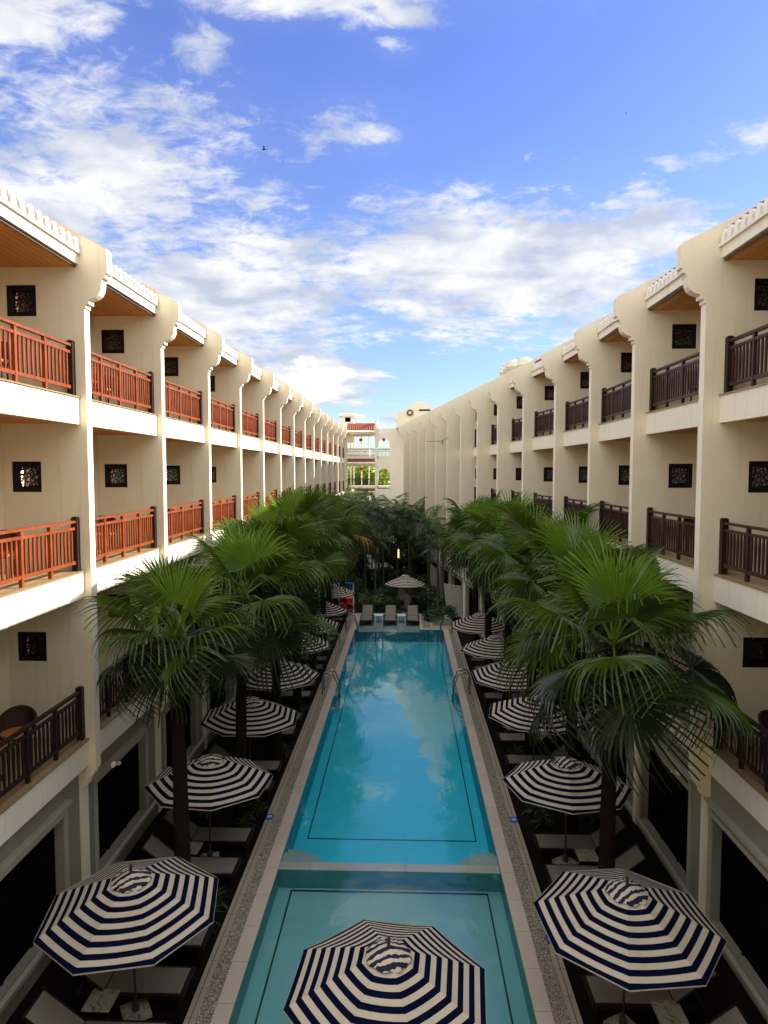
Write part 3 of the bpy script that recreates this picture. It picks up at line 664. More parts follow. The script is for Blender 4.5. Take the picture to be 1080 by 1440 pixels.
for (x0, x1, zt_, zb_) in ((xa, xb, 631.7, 641.2), (ax0, ax1, 631.7, 644.4), (xa, xb, 673.7, 683.4), (ax0, ax1, 673.7, 685.8)):
    mb = MB(); z0, z1 = bz(zb_), bz(zt_); y_ = -.05 if x0 == xa else .1
    for z, h in ((z1, .06), (z1 - .18, .035), (z0 + .08, .04)): mb.bar((x0, y_, z), (x1, y_, z), .06, h * 1.5, 'metal')
    n = int((x1 - x0) / .13)
    for i in range(n + 1):
        x = x0 + (x1 - x0) * i / n; mb.bar((x, y_, z0), (x, y_, z1 if i % 5 == 0 else z1 - .18), .035 + .03 * (i % 5 == 0), .03, 'metal')
    mb.obj('gallery_railing', link_root)
# back columns of gallery
for px in (489.5, 494, 505.5, 516.5, 526.5):
    mb = MB(); x = bx(px); mb.box(x - .05, x + .05, 3.0, 3.2, GZ, bz(611), 'white'); mb.obj('back_post', link_root)
# belvedere
t = thing('roof_belvedere', 'little white roof turret with scalloped cap at the far end of left wing', 'turret', (bx(487.7), BY + 1.6, 0))
mb = MB(); z0 = bz(607); zt = bz(585)
mb.plate([[(-.62, z0 - 1), (.62, z0 - 1), (.62, zt), (-.62, zt)], [(-.26, bz(593) + .02), (-.26, zt - .09), (.3, zt - .09), (.3, bz(593) + .02)]], -.6, -.45, 'white', XZ)
mb.box(-.62, -.47, -.449, .6, z0 - 1, zt, 'white'); mb.box(.47, .62, -.449, .6, z0 - 1, zt, 'white'); mb.box(-.469, .469, .45, .6, z0 - 1, zt, 'white'); mb.obj('turret_wall', t)
mb = MB(); mb.box(-.25, .29, -.44, -.4, bz(593), zt - .1, 'black'); mb.obj('opening', t)
mb = MB(); mb.box(-.85, 1.55, -.85, .85, zt, zt + .14, 'white')
for i in range(9): c = -.82 + i * .17 + .05; mb.tube([(c, -.88, zt + .2), (c, .8, zt + .36)], .07, 'trim', 8)
mb.box(-.85, .75, -.8, .8, zt + .141, zt + .2, 'tile')
for i in range(5): c = .8 + i * .16; mb.tube([(c, -.8, zt + .14), (c, .8, zt + .24)], .06, 'trim', 8)
mb.obj('cap_roof', t)
for i, (px, py, lab) in enumerate(((507, 618.5, 'round red lantern hanging in the open top gallery'), (539.5, 618, 'red lantern hanging under the topmost arch'), (508, 659.5, 'round red lantern hanging in the lower open gallery'))):
    t = thing('hanging_lantern', lab, 'lantern', (bx(px), BY + (.6 if i != 1 else .4), bz(py)), 0, 'red lanterns in the far gallery')
    mb = MB(); mb.lathe([(0, -.16), (.1, -.15), (.16, -.06), (.17, 0), (.16, .06), (.1, .15), (0, .16)], 'lantern', 12); mb.obj('shade', t, True)
    mb = MB(); mb.tube([(0, 0, .15), (0, 0, .45)], .012, 'metal', 5); mb.tube([(0, 0, -.16), (0, 0, -.28)], .025, 'lantern', 5); mb.obj('cord', t)

# ------------------------------------------------------------------ umbrellas
def make_umbrella():
    t = thing('striped_parasol', '', 'parasol')
    Rr, zr, za, rc = 1.355, 1.62, 2.17, .26
    def P(k, f):    # rim fraction f 0..1
        a = 2 * math.pi * k / 8; r = Rr * f; z = zr + (za - zr) * (1 - f) * (1 + .18 * f)
        return Vector((r * math.cos(a), r * math.sin(a), z))
    mb = MB(); nr = 16; fs = [1 - i / 17.6 for i in range(nr)]
    fr = [(1.0, 'navy')]
    sub = 4
    for k in range(8):
        for i in range(nr - 1):
            f0, f1 = fs[i], fs[i + 1]; mtl = 'navy' if i % 2 == 0 else 'cream'
            for q in range(sub):
                vs = []
                for f, s in ((f0, q / sub), (f0, (q + 1) / sub), (f1, (q + 1) / sub), (f1, q / sub)):
                    p = P(k, f).lerp(P(k + 1, f), s); p.z -= .05 * 4 * s * (1 - s) * f * (1 - .55 * f) * 1.2; vs.append(p)
                mb.add(vs, [(0, 1, 2, 3)], mtl)
        a, b = P(k, 1.0), P(k + 1, 1.0); e = Vector((0, 0, .022)); o = (a + b).normalized() * .0
        mb.add([a, b, b - e, a - e], [(0, 1, 2, 3)], 'cream')
    bm = bmesh.new(); me = mb.mesh('canopy', fix=False); bm.from_mesh(me); bmesh.ops.remove_doubles(bm, verts=bm.verts, dist=.0005); bmesh.ops.recalc_face_normals(bm, faces=bm.faces); bm.to_mesh(me); bm.free()
    o = link('canopy', me, t); md = o.modifiers.new('thick', 'SOLIDIFY'); md.thickness = .004
    # puckered vent cap
    mb = MB(); seg = 32; prof = [(.02, 2.205), (.11, 2.178), (.21, 2.135), (.285, 2.098), (.30, 2.078)]; r2 = random.Random(5)
    vs = []; 
    for r, z in prof:
        for k in range(seg):
            a = 2 * math.pi * k / seg; w_ = 1 + (.035 * math.sin(8 * a) + .03 * math.sin(13 * a + 1)) * (r / .27); vs.append((r * w_ * math.cos(a), r * w_ * math.sin(a), z + .018 * math.sin(11 * a + r * 30) * (r / .27)))
    mb.add(vs, [(i * seg + k, i * seg + (k + 1) % seg, (i + 1) * seg + (k + 1) % seg, (i + 1) * seg + k) for i in range(len(prof) - 1) for k in range(seg)], 'cap')
    mb.obj('vent_cap', t, True)
    mb = MB(); mb.tube([(0, 0, 2.2), (0, 0, 2.30), (0, 0, 2.33)], [.02, .026, .01], 'metal', 8); mb.obj('finial', t)
    mb = MB(); mb.tube([(0, 0, GZ + .05), (0, 0, 2.2)], .021, 'metal', 10); mb.lathe([(.021, 1.5), (.045, 1.5), (.045, 1.58), (.021, 1.58)], 'metal', 10); mb.obj('pole', t)
    for k in range(8):
        mb = MB(); a = P(k, .995); b = P(k, .04); mid = P(k, .5); e = Vector((0, 0, .018)); mb.bar(a - e, mid - e, .018, .02, 'metal'); mb.bar(mid - e, b - e, .018, .02, 'metal'); mb.bar(mid - e, (0, 0, 1.54), .012, .012, 'metal'); mb.obj('rib', t)
    mb = MB(); mb.box(-.2, .2, -.2, .2, GZ, GZ + .07, 'marble'); mb.obj('base_slab', t); mb = MB(); mb.lathe([(.06, GZ + .07), (.05, GZ + .2), (.035, GZ + .22), (.02, GZ + .22)], 'metal', 12); mb.obj('base_collar', t)
    return t
proto = make_umbrella()
ords = ['nearest', 'second', 'third', 'fourth', 'fifth', 'sixth', 'seventh', 'farthest']
LU = [(-4.18, 9.80, 34), (-4.23, 13.92, 17), (-4.26, 17.72, 28), (-4.13, 21.5, 10), (-4.15, 25.3, 31), (-4.1, 28.6, 22), (-4.1, 31.8, 5), (-4.1, 36.5, 28)]
RU = [(3.30, 9.73, 29), (3.46, 14.03, 37), (3.55, 18.2, 12), (3.5, 21.75, 25), (3.4, 24.9, 8), (3.3, 29.0, 20)]
U = []
for i, (x, y, a) in enumerate(LU): U.append((x, y, a, '%s blue and cream striped parasol along the left side of the pool' % ords[i]))
for i, (x, y, a) in enumerate(RU): U.append((x, y, a, '%s blue and cream striped parasol along the right side of the pool' % (ords[i] if i < 5 else 'farthest')))
U.append((-.03, 39.6, 10, 'striped parasol standing alone in the garden beyond the far end of the pool'))
U.append((-.23, 8.30, 17, 'striped parasol in the middle foreground, standing over the shallow pool'))
for i, (x, y, a, lab) in enumerate(U):
    loc = (x, y, 0) 
    if i == 0: proto.location = loc; proto.rotation_euler = (0, 0, R(a)); proto['label'] = lab; proto['group'] = 'striped parasols around the pool'; o = proto
    else: o = dup(proto, loc, R(a), lab, 'striped parasols around the pool')
    if i == 14: o.scale = (.94, .94, 1.0)
    o.rotation_euler[0] = R([1.2, -1.5, .8, 2, -1, 1.4, -.6, 1][i % 8]); o.rotation_euler[1] = R([-.8, 1.3, 1.8, -1.2, .5, -1.6, 1, .4][i % 8])

# ------------------------------------------------------------------ loungers: local +X is the foot end
def make_lounger():
    t = thing('sun_lounger', '', 'sun lounger')
    z = .30
    mb = MB(); L0, L1, w = -.70, 1.0, .29
    for s in (-1, 1): mb.box(L0, L1, s * w - .025, s * w + .025, z - .07, z, 'brown')
    mb.box(L1 - .05, L1, -w + .026, w - .026, z - .07, z, 'brown'); mb.box(L0, L0 + .05, -w + .026, w - .026, z - .07, z, 'brown'); mb.box(-.32, -.27, -w + .026, w - .026, z - .07, z - .01, 'brown'); mb.obj('frame', t)
    mb = MB(); mb.box(-.26, L1 - .06, -w + .03, w - .03, z - .005, z + .012, 'sling'); mb.obj('seat_sling', t)
    bk = MB(); a = R(38); ln = .78; c, s_ = math.cos(a), math.sin(a)
    p0 = Vector((-.28, 0, z + .012)); p1 = p0 + Vector((-c * ln, 0, s_ * ln)); 
    bk.bar(p0 + Vector((0, 0, 0)), p1, 2 * (w - .045), .014, 'sling'); b = bk.obj('backrest', t)
    f2 = MB()
    for s in (-1, 1): f2.bar(p0 + Vector((0, s * (w - .025), 0)), p1 + Vector((0, s * (w - .025), 0)), .035, .03, 'brown')
    f2.bar(p1 + Vector((0, -w, 0)), p1 + Vector((0, w, 0)), .035, .035, 'brown'); f2.bar(p1.lerp(p0, .4) + Vector((0, 0, -.02)), (-.62, 0, z - .04), .03, .03, 'brown'); f2.obj('backrest_frame', b)
    for lx in (L0 + .06, L1 - .06):
        for s in (-1, 1):
            g = MB(); g.box(lx - .022, lx + .022, s * w - .022, s * w + .022, 0, z - .071, 'brown'); g.obj('leg', t)
    return t
lp = make_lounger()
LL = [9.02, 10.12, 11.18, 13.25, 14.43, 16.85, 17.98, 20.5, 21.75, 24.0, 25.25, 27.45, 28.7, 30.8, 32.2, 33.2, 36.5]
RL_ = [9.05, 10.15, 13.2, 14.38, 17.2, 18.6, 20.2, 22.5, 24.0, 25.4, 27.4, 28.8]
def ordn(i): return (['first', 'second', 'third', 'fourth', 'fifth', 'sixth', 'seventh', 'eighth', 'ninth', 'tenth', 'eleventh', 'twelfth', 'thirteenth', 'fourteenth', 'fifteenth', 'sixteenth', 'seventeenth', 'eighteenth', 'nineteenth', 'twentieth'])[i]
first = True
def put_l(x, y, z, rz, lab, grp):
    global first
    if first:
        lp.location = (x, y, z); lp.rotation_euler = (0, 0, rz); lp['label'] = lab; lp['group'] = grp; first = False; return lp
    return dup(lp, (x, y, z), rz, lab, grp)
for i, y in enumerate(LL): put_l(-4.44, y, GZ, 0, 'taupe sun lounger, %s from the camera in the left row beside the pool' % ordn(i), 'loungers left of the pool')
for i, y in enumerate(RL_): put_l(3.87, y, GZ, R(180), 'taupe sun lounger, %s from the camera in the right row beside the pool' % ordn(i), 'loungers right of the pool')
for i, (x, w_) in enumerate(((-2.15, 'left'), (-.83, 'middle'), (.43, 'right'))):
    o = put_l(x, 37.3, ZB, R(-90), '%s one of three loungers standing in the far shallow shelf of the pool' % w_, 'loungers on the far pool shelf'); o.scale = (1, 1.12, 1)
# tables
def make_table(top='marble', leg='brown', h=.30, w=.21):
    t = thing('side_table', '', 'side table')
    mb = MB(); mb.box(-w, w, -w, w, h, h + .03, top); mb.obj('table_top', t)
    for sx in (-1, 1):
        for sy in (-1, 1):
            g = MB(); g.box(sx * (w - .04) - .018, sx * (w - .04) + .018, sy * (w - .04) - .018, sy * (w - .04) + .018, 0, h - .001, leg); g.obj('leg', t)
    return t
tp = make_table(); tabs = [(-4.66, 9.67, 'beside the nearest left lounger pair'), (-4.62, 13.85, 'under the second parasol on the left'), (3.98, 9.72, 'under the nearest parasol on the right'), (3.86, 13.85, 'under the second parasol on the right'),
    (-4.64, 17.4, 'under the third parasol on the left'), (3.95, 18.0, 'under the third parasol on the right'), (3.9, 21.3, 'under the fourth parasol on the right')]
for i, (x, y, l) in enumerate(tabs):
    lab = 'small square marble topped table ' + l
    if i == 0: tp.location = (x, y, GZ); tp['label'] = lab; tp['group'] = 'marble side tables'
    else: dup(tp, (x, y, GZ), 0, lab, 'marble side tables')
t2 = make_table('whitemetal', 'whitemetal', .36, .24); t2.location = (-1.49, 37.35, ZB); t2['label'] = 'white side table between the left and middle shelf loungers'; t2['group'] = 'white tables on the shelf'
dup(t2, (-.2, 37.35, ZB), 0, 'white side table between the middle and right shelf loungers', 'white tables on the shelf')

# ------------------------------------------------------------------ pool ladders
def make_ladder():
    t = thing('pool_ladder', '', 'pool ladder')   # local +X points into the water
    for s in (-.24, .24):
        pts = [(-.42, s, 0), (-.44, s, .35)]
        for k in range(0, 9): a = math.pi - math.pi * k / 8; pts.append((-.2 + .24 * math.cos(a), s, .62 + .20 * math.sin(a)))
        pts += [(.16, s, .3), (.17, s, -.05), (.17, s, -.52)]
        mb = MB(); mb.tube(pts, .022, 'steel', 8); mb.obj('handrail', t, True)
    for z in (-.2, -.42):
        mb = MB(); mb.box(.13, .22, -.22, .22, z - .015, z + .015, 'steel'); mb.obj('step', t)
    return t
ld = make_ladder(); ld.location = (X0, 24.7, 0); ld['label'] = 'steel handrail ladder halfway along the left pool edge'; ld['group'] = 'pool ladders'
dup(ld, (X1, 24.9, 0), R(180), 'steel handrail ladder halfway along the right pool edge', 'pool ladders')
dup(ld, (X0, 34.5, 0), 0, 'steel handrail ladder at the far left corner of the deep pool', 'pool ladders')
dup(ld, (X1, 34.4, 0), R(180), 'steel handrail ladder at the far right corner of the deep pool', 'pool ladders')
for i, (x, y, l) in enumerate(((-3.25, 15.55, 'left kerb level with the pool divider'), (2.61, 15.6, 'right kerb level with the pool divider'), (-3.25, 26.0, 'left kerb near the halfway ladder'), (2.61, 11.5, 'right kerb beside the nearest right parasol'))):
    t = thing('depth_marker', 'small blue square pool sign on the ' + l, 'sign', (x, y, .006), 0, 'blue pool signs')
    mb = MB(); mb.box(-.085, .085, -.12, .12, 0, .012, 'blue'); mb.obj('plate', t)
    mb = MB(); ring = lambda r: [(r * math.cos(6.2832 * k / 20), r * math.sin(6.2832 * k / 20)) for k in range(20)]
    mb.plate([ring(.055), ring(.04)[::-1]], .0122, .0145, 'whitemetal', lambda a, b, t_: (a, b, t_)); mb.bar((-.03, -.03, .0134), (.03, .03, .0134), .015, .002, 'whitemetal'); mb.obj('symbol', t)

# rescue stand
t = thing('rescue_stand', 'white rescue stand with red lifebuoys and blue box on top, far left pool corner', 'rescue stand', (-3.42, 38.5, GZ))
mb = MB()
for x in (-.42, .42):
    for y in (-.2, .2): mb.bar((x, y, 0), (x, y, 2.0 if y < 0 else 1.5), .04, .04, 'whitemetal')
for z in (.35, .75, 1.15, 1.5):
    for y in (-.2, .2): mb.bar((-.42, y, z), (.42, y, z), .03, .03, 'whitemetal')
mb.obj('frame', t)
mb = MB(); mb.lathe([(0, 1.52), (.17, 1.52), (.21, 1.95), (.23, 1.97), (.22, 2.0), (0, 2.02)], 'blue', 16, (.15, 0)); mb.obj('box', t, True)
for (x, z) in ((-.15, .95), (.18, .58), (-.22, .42)):
    mb = MB(); pts = [(x + .22 * math.cos(a), -.26, z + .22 * math.sin(a)) for a in [6.2832 * k / 20 for k in range(21)]]; mb.tube(pts, .06, 'red', 8); mb.obj('lifebuoy', t, True)
mb = MB(); mb.box(-.1, .4, -.18, .18, .8, 1.12, 'red'); mb.box(-.4, .4, -.18, .18, .36, .42, 'red'); mb.obj('float_stack', t)

# ------------------------------------------------------------------ palms
def fan(mb, M4, rad, spread, n, mtl, droop, r_, fold=.35, ragged=.0):
    pe = None
    for i in range(n):
        f = (i + .5) / n * 2 - 1; ph = f * spread; L_ = rad * (1 - .20 * abs(f) ** 1.5) * r_.uniform(.93, 1.04)
        if r_.random() < ragged: L_ *= r_.uniform(.5, .9)
        dph = spread / n; ca, sa = math.cos(ph), math.sin(ph); dr = droop * r_.uniform(.75, 1.4); tw = r_.uniform(-.02, .02)
        sts = (.02, .24, .50, .66, .80, .91, 1.0); rib = []; lf = []; rt = []
        for s in sts:
            rr = L_ * s; hw = rr * math.tan(dph) * .98 if s < .52 else L_ * .52 * math.tan(dph) * (1 - ((s - .5) / .5) ** 1.2) * .74 + .001
            dz = -dr * rad * max(0, s - .42) ** 3 * 4.2 + .10 * rad * s * (1 - s) ; shrink = 1 - dr * .55 * max(0, s - .5) ** 2
            cup = .10 * rad * (1 - math.cos(ph)) * -1 * s
            x, y = rr * ca * shrink, rr * sa * shrink; z = dz + cup
            nx, ny = -sa, ca
            rib.append(M4 @ Vector((x, y, z - hw * fold))); lf.append(M4 @ Vector((x + nx * (hw + tw * s), y + ny * (hw + tw * s), z + hw * fold))); rt.append(M4 @ Vector((x - nx * (hw - tw * s), y - ny * (hw - tw * s), z + hw * fold)))
        k = len(sts); fs = []
        for q in range(k - 1): fs += [(q, q + 1, k + q + 1, k + q), (q, 2 * k + q, 2 * k + q + 1, q + 1)]
        mb.add(rib + lf + rt, fs, mtl)
def fan_crown(seed, S=1.0, nf=24, dry=False):
    r_ = random.Random(seed); mb = MB()
    for i in range(nf):
        f = i / (nf - 1); el = R(80 - 112 * f ** 0.9) + r_.uniform(-.16, .16); az = i * 2.39996 + r_.uniform(-.2, .2) + math.pi / 2
        if i == 0: el = R(78); az = math.pi / 2 + .1
        if i == 1: el = R(64); az = -math.pi / 2 + r_.uniform(-1.2, .2)
        pl = S * r_.uniform(.62, 1.08) * (0.62 if i < 3 else 1)
        rad = S * r_.uniform(.78, 1.0)
        # petiole arcs
        d0 = Vector((math.cos(az) * math.cos(el), math.sin(az) * math.cos(el), math.sin(el)))
        p0 = Vector((0, 0, r_.uniform(-.1, .12))) ; p1 = p0 + d0 * pl * .6; sag = .10 + .10 * f; p2 = p1 + (d0 + Vector((0, 0, -sag * 2))).normalized() * pl * .4
        col = 'leafy' if f < .13 else ('leaf' if f < .72 else 'leafo')
        if dry and f > .5 and math.cos(az + .5) > .55: col = 'leafd'
        mb.tube([p0, p1, p2], [.022 * S, .016 * S, .011 * S], 'leafy' if f < .5 else 'leafo', 5, False)
        el2 = el - R(8 + 20 * f) if i > 2 else el - R(4)
        dx = Vector((math.cos(az) * math.cos(el2), math.sin(az) * math.cos(el2), math.sin(el2))); side = Vector((-math.sin(az), math.cos(az), 0)); roll = r_.uniform(-.75, .75)
        up = dx.cross(side) * -1; 
        if up.z < 0 and el2 > -1.2: up = -up
        up = (Matrix.Rotation(roll, 3, dx) @ up); side = up.cross(dx)
        m4 = Matrix((dx, side, up)).transposed().to_4x4(); m4.translation = p2
        sp = R(r_.uniform(112, 150)) if i > 2 else R(r_.uniform(105, 125))
        fan(mb, m4, rad, sp, r_.randint(38, 44), col, .20 + .42 * f if i > 2 else .10, r_, .55, .08 * f)
    return mb.mesh('crown', fix=False)
def trunk_mesh(h, r0, r1, lean=(0, 0), mtl='trunk', boots=True, seed=1):
    r_ = random.Random(seed); mb = MB(); n = int(h / .11); pts = []; rs = []
    for i in range(n + 1):
        f = i / n; pts.append((lean[0] * f * f, lean[1] * f * f, h * f)); rs.append((r0 + (r1 - r0) * f) * (1 + .05 * (i % 2)) * r_.uniform(.97, 1.03) + (.05 * math.exp(-f * 14)) + (.05 * max(0, (f - .86) / .14) if boots else 0))
    mb.tube(pts, rs, mtl, 12)
    if boots:
        for k in range(46):
            a = k * 2.4; z = h - .62 + .6 * k / 46; rr = r1 + .02
            p = Vector((lean[0] + rr * math.cos(a), lean[1] + rr * math.sin(a), z)); q = p + Vector((math.cos(a) * .13, math.sin(a) * .13, r_.uniform(.02, .2))); mb.bar(p, q, .05, .02, 'fibre')
            if k % 3 == 0: mb.bar(q, q + Vector((math.cos(a) * .1, math.sin(a) * .1, -r_.uniform(.15, .35))), .012, .008, 'fibre')
    return mb.mesh('trunk', fix=False)
crowns = [fan_crown(11, 1.0, 20), fan_crown(23, 1.04, 20), fan_crown(37, 1.0), fan_crown(41, 1.0, 26, True)]
# x, y, hub z, scale, crown index, rotation
LP = [(-3.95, 11.4, 5.35, 1.06, 0, 0), (-3.9, 15.4, 5.35, 1.34, 1, 1.0), (-3.8, 19.3, 5.6, 1.40, 2, 2.2), (-3.8, 23.1, 5.85, 1.45, 0, 3.5), (-3.8, 27.0, 5.8, 1.42, 1, 4.2), (-3.85, 30.9, 5.6, 1.42, 3, 0), (-4.0, 34.9, 5.6, 1.25, 2, 5.2)]
RP = [(3.52, 11.4, 5.35, 1.30, 1, 0.15), (3.85, 15.3, 5.6, 1.3, 2, .4), (3.65, 19.2, 5.65, 1.38, 0, 1.6), (3.55, 23.0, 5.75, 1.4, 1, 2.9), (3.4, 27.0, 5.7, 1.35, 2, 4.4), (3.3, 31.2, 5.5, 1.25, 0, 5.3)]
def put_palm(x, y, z, s, ci, rz, label, grp, i):
    t = thing('fan_palm', label, 'palm tree', (x, y, GZ), 0, grp)
    lr = random.Random(i * 5 + 1); lean = (lr.uniform(-.14, .14), lr.uniform(-.1, .1)); link('trunk', trunk_mesh(z - GZ, .15, .105, lean, seed=i), t)
    c = link('crown', crowns[ci], t, (lean[0], lean[1], z - GZ - .05), rz); c.scale = (s, s, s)
for i, p in enumerate(LP): put_palm(*p, '%s fan palm in the row left of the pool' % (ords[i] if i < 6 else 'farthest') + (' with one dry orange frond' if i == 5 else ''), 'fan palms left of the pool', i)
for i, p in enumerate(RP): put_palm(*p, '%s fan palm in the row right of the pool' % (ords[i] if i < 5 else 'farthest'), 'fan palms right of the pool', 20 + i)

# feather palms in the garden beyond
def feather_crown(seed, nf=13, L_=2.0, mtl='feather', m2='feathery'):
    r_ = random.Random(seed); mb = MB()
    for i in range(nf):
        f = i / (nf - 1); el = R(78 - 95 * f) + r_.uniform(-.1, .1); az = i * 2.39996 + r_.uniform(-.2, .2); ln = L_ * r_.uniform(.85, 1.1); dr = r_.uniform(.7, 1.1) * (.8 + .5 * f)
        h = Vector((math.cos(az), math.sin(az), 0)); side = Vector((-math.sin(az), math.cos(az), 0)); pts = []; n = 13; p = Vector((0, 0, 0)); e = el
        for q in range(n + 1):
            pts.append(p.copy()); p = p + (h * math.cos(e) + Vector((0, 0, math.sin(e)))) * ln / n; e -= dr * 1.5 / n
        mb.tube(pts[:: 3], .012, mtl, 4, False); mm = m2 if (f < .25 or r_.random() < .12) else mtl
        for q in range(1, n + 1):
            for hf in (0, .5):
                a = pts[q - 1].lerp(pts[q], hf); d = (pts[q] - pts[q - 1]).normalized(); s_ = (q + hf) / n; ll = ln * .27 * math.sin(min(1, s_ * 1.15) * math.pi * .85 + .25) + .06
                for sg in (-1, 1):
                    u = (side * sg * .85 + d * .55 + Vector((0, 0, -.25 + r_.uniform(-.15, .15)))).normalized(); tip = a + u * ll + Vector((0, 0, -.1 * ll)); m_ = a + u * ll * .5; w_ = d * .028
                    mb.add([a, m_ - w_, tip, m_ + w_], [(0, 1, 2, 3)], mm)
    return mb.mesh('crown', fix=False)
fc = [feather_crown(3), feather_crown(8, 15, 2.2), feather_crown(12, 12, 1.7)]
FP = [(-2.6, 43.5, 5.6, 1.0, 0), (-1.5, 46.0, 5.4, 1.1, 1), (-.6, 49, 5.3, 1.1, 1), (.3, 46.5, 5.2, 1.05, 0), (1.0, 50, 5.3, 1.0, 2), (1.55, 44, 5.0, .95, 1), (2.1, 41.5, 4.6, .85, 2), (1.9, 38.9, 3.9, .75, 0), (2.35, 39.9, 4.5, .7, 2),
      (-3.2, 50, 5.9, 1.15, 0), (-4.0, 56, 6.2, 1.2, 1), (-2.2, 55, 5.5, 1.15, 2), (-.9, 57, 5.2, 1.1, 0), (.1, 55, 5.0, 1.0, 1), (-4.6, 45, 5.8, 1.1, 2), (-3.6, 40.2, 5.0, 1.0, 1), (-4.8, 61, 6.4, 1.2, 0), (-1.9, 41.4, 4.0, .8, 2)]
FP += [(-3.0, 47.2, 3.6, 1.0, 1), (-1.2, 52.6, 3.8, 1.1, 0), (.9, 53.2, 3.9, 1.1, 1), (-.1, 59.5, 4.2, 1.2, 1), (-4.3, 49.0, 4.0, 1.1, 0), (-2.9, 58.6, 4.4, 1.2, 1), (.5, 48.6, 3.3, 1.0, 0), (-1.9, 49.8, 2.9, 1.0, 1), (1.7, 47.4, 3.4, .95, 1), (-.5, 62.5, 5.0, 1.2, 0), (-3.9, 63, 5.2, 1.2, 1), (-5.0, 53.5, 4.6, 1.1, 1), (-2.2, 62.0, 3.2, 1.2, 0)]
FP = [(x, y, z - (.8 if y > 53 else (.3 if x < -2.5 and y > 44 else 0)), s, ci) for x, y, z, s, ci in FP]
for i, (x, y, z, s, ci) in enumerate(FP):
    side = 'left' if x < -1.7 else ('right' if x > .6 else 'centre')
    nth = sum(1 for q in FP[:i] if ('left' if q[0] < -1.7 else ('right' if q[0] > .6 else 'centre')) == side)
    t = thing('feather_palm', 'slim dark feather palm in the far garden, %s of the %s clump' % (ordn(nth), side), 'palm tree', (x, y, GZ), 0, 'slim palms in the far garden')
    tm = trunk_mesh(z - GZ, .065, .05, (rnd.uniform(-.2, .2), 0), 'slim', False, 60 + i); lx = tm.vertices[-1].co.x
    link('trunk', tm, t); c = link('crown', fc[ci], t, (lx, 0, z - GZ - .05), i * 1.3); c.scale = (s, s, s)

# leafy clumps
def leaf_cloud(n, rx, ry, rz, size, mats, seed, c=(0, 0, 0), hollow=.45, mb=None):
    r_ = random.Random(seed); mb = mb or MB()
    for i in range(n):
        d = Vector((r_.gauss(0, 1), r_.gauss(0, 1), r_.gauss(0, 1))).normalized(); q = hollow + (1 - hollow) * r_.random() ** .6
        q *= .82 + .36 * noise.noise(d * 2.2 + Vector((seed, 0, 0)))
        p = Vector((c[0] + d.x * rx * q, c[1] + d.y * ry * q, c[2] + d.z * rz * q)); nrm = (d + Vector((r_.uniform(-.8, .8), r_.uniform(-.8, .8), r_.uniform(-.3, 1)))).normalized()
        a = nrm.orthogonal().normalized(); a = Matrix.Rotation(r_.uniform(0, 6.28), 3, nrm) @ a; b = nrm.cross(a); s = size * r_.uniform(.6, 1.3)
        mb.add([p - a * s, p - b * s * .45, p + a * s, p + b * s * .45], [(0, 1, 2, 3)], mats[0] if r_.random() < .72 else mats[-1])
    return mb
bush = [leaf_cloud(1300, .5, .5, .42, .055, ['shrubl', 'shrub'], 5).mesh('foliage', fix=False), leaf_cloud(1500, .8, .7, .55, .07, ['shrub', 'shrubl'], 9).mesh('foliage', fix=False), leaf_cloud(1300, .8, .7, .6, .08, ['shrub', 'feather'], 14).mesh('foliage', fix=False)]
SB = [(-2.55, 40.3, .5, 0), (-1.7, 40.5, .52, 0), (-1.0, 40.7, .45, 0), (-.45, 41.0, .35, 0), (-3.6, 41.5, .5, 1), (-2.6, 41.9, .5, 1), (-1.6, 42.2, .5, 2), (.9, 41.0, .45, 2), (1.9, 39.5, .5, 2), (2.3, 38.0, .4, 2), (1.55, 37.3, .3, 2), (1.6, 42.8, .6, 1),
      (-4.9, 42.5, .6, 2), (-3.4, 45, .7, 1), (-1.1, 45, .5, 2), (1.2, 47, .6, 1), (-2.4, 48, .7, 2), (.6, 51, .6, 1), (-3.5, 53, .7, 1), (-1.4, 51, .6, 2)]
for i, (x, y, z, k) in enumerate(SB):
    t = thing('garden_shrub', '%s green shrub, %s from the left side of the %s planting' % (('pale rounded', 'leafy dark', 'low dark')[k], ordn(sorted([q[0] for q in SB if (q[1] < 43.9) == (y < 43.9)]).index(x)), 'near end' if y < 43.9 else 'far end'), 'shrub', (x, y, GZ), 0, 'shrubs beyond the pool')
    c = link('foliage', bush[k], t, (0, 0, z), i * 1.1); c.scale = (1, 1, z / .45)
    mb = MB()
    for a in range(5): mb.tube([(0, 0, 0), (.2 * math.cos(a * 1.26), .2 * math.sin(a * 1.26), z)], .015, 'slim', 5)
    mb.obj('stem', t)
dk = [leaf_cloud(3800, 1.5, 1.5, 1.2, .13, ['feather', 'shrub'], 77, hollow=.2).mesh('crown', fix=False), leaf_cloud(3400, 1.3, 1.5, 1.5, .12, ['feather', 'leafo'], 78, hollow=.2).mesh('crown', fix=False)]
DT = [(-3.9, 47.5, 2.3), (-1.9, 53.2, 2.4), (.4, 57.0, 2.6), (-4.3, 57.5, 3.0), (-2.4, 60.5, 3.2), (-.1, 63.0, 3.4), (1.1, 50.6, 1.9), (-4.6, 43.6, 1.7), (-.4, 53.5, 1.6), (-3.2, 51.0, 3.2), (-4.4, 63.5, 4.2), (-1.6, 63.8, 3.6)]
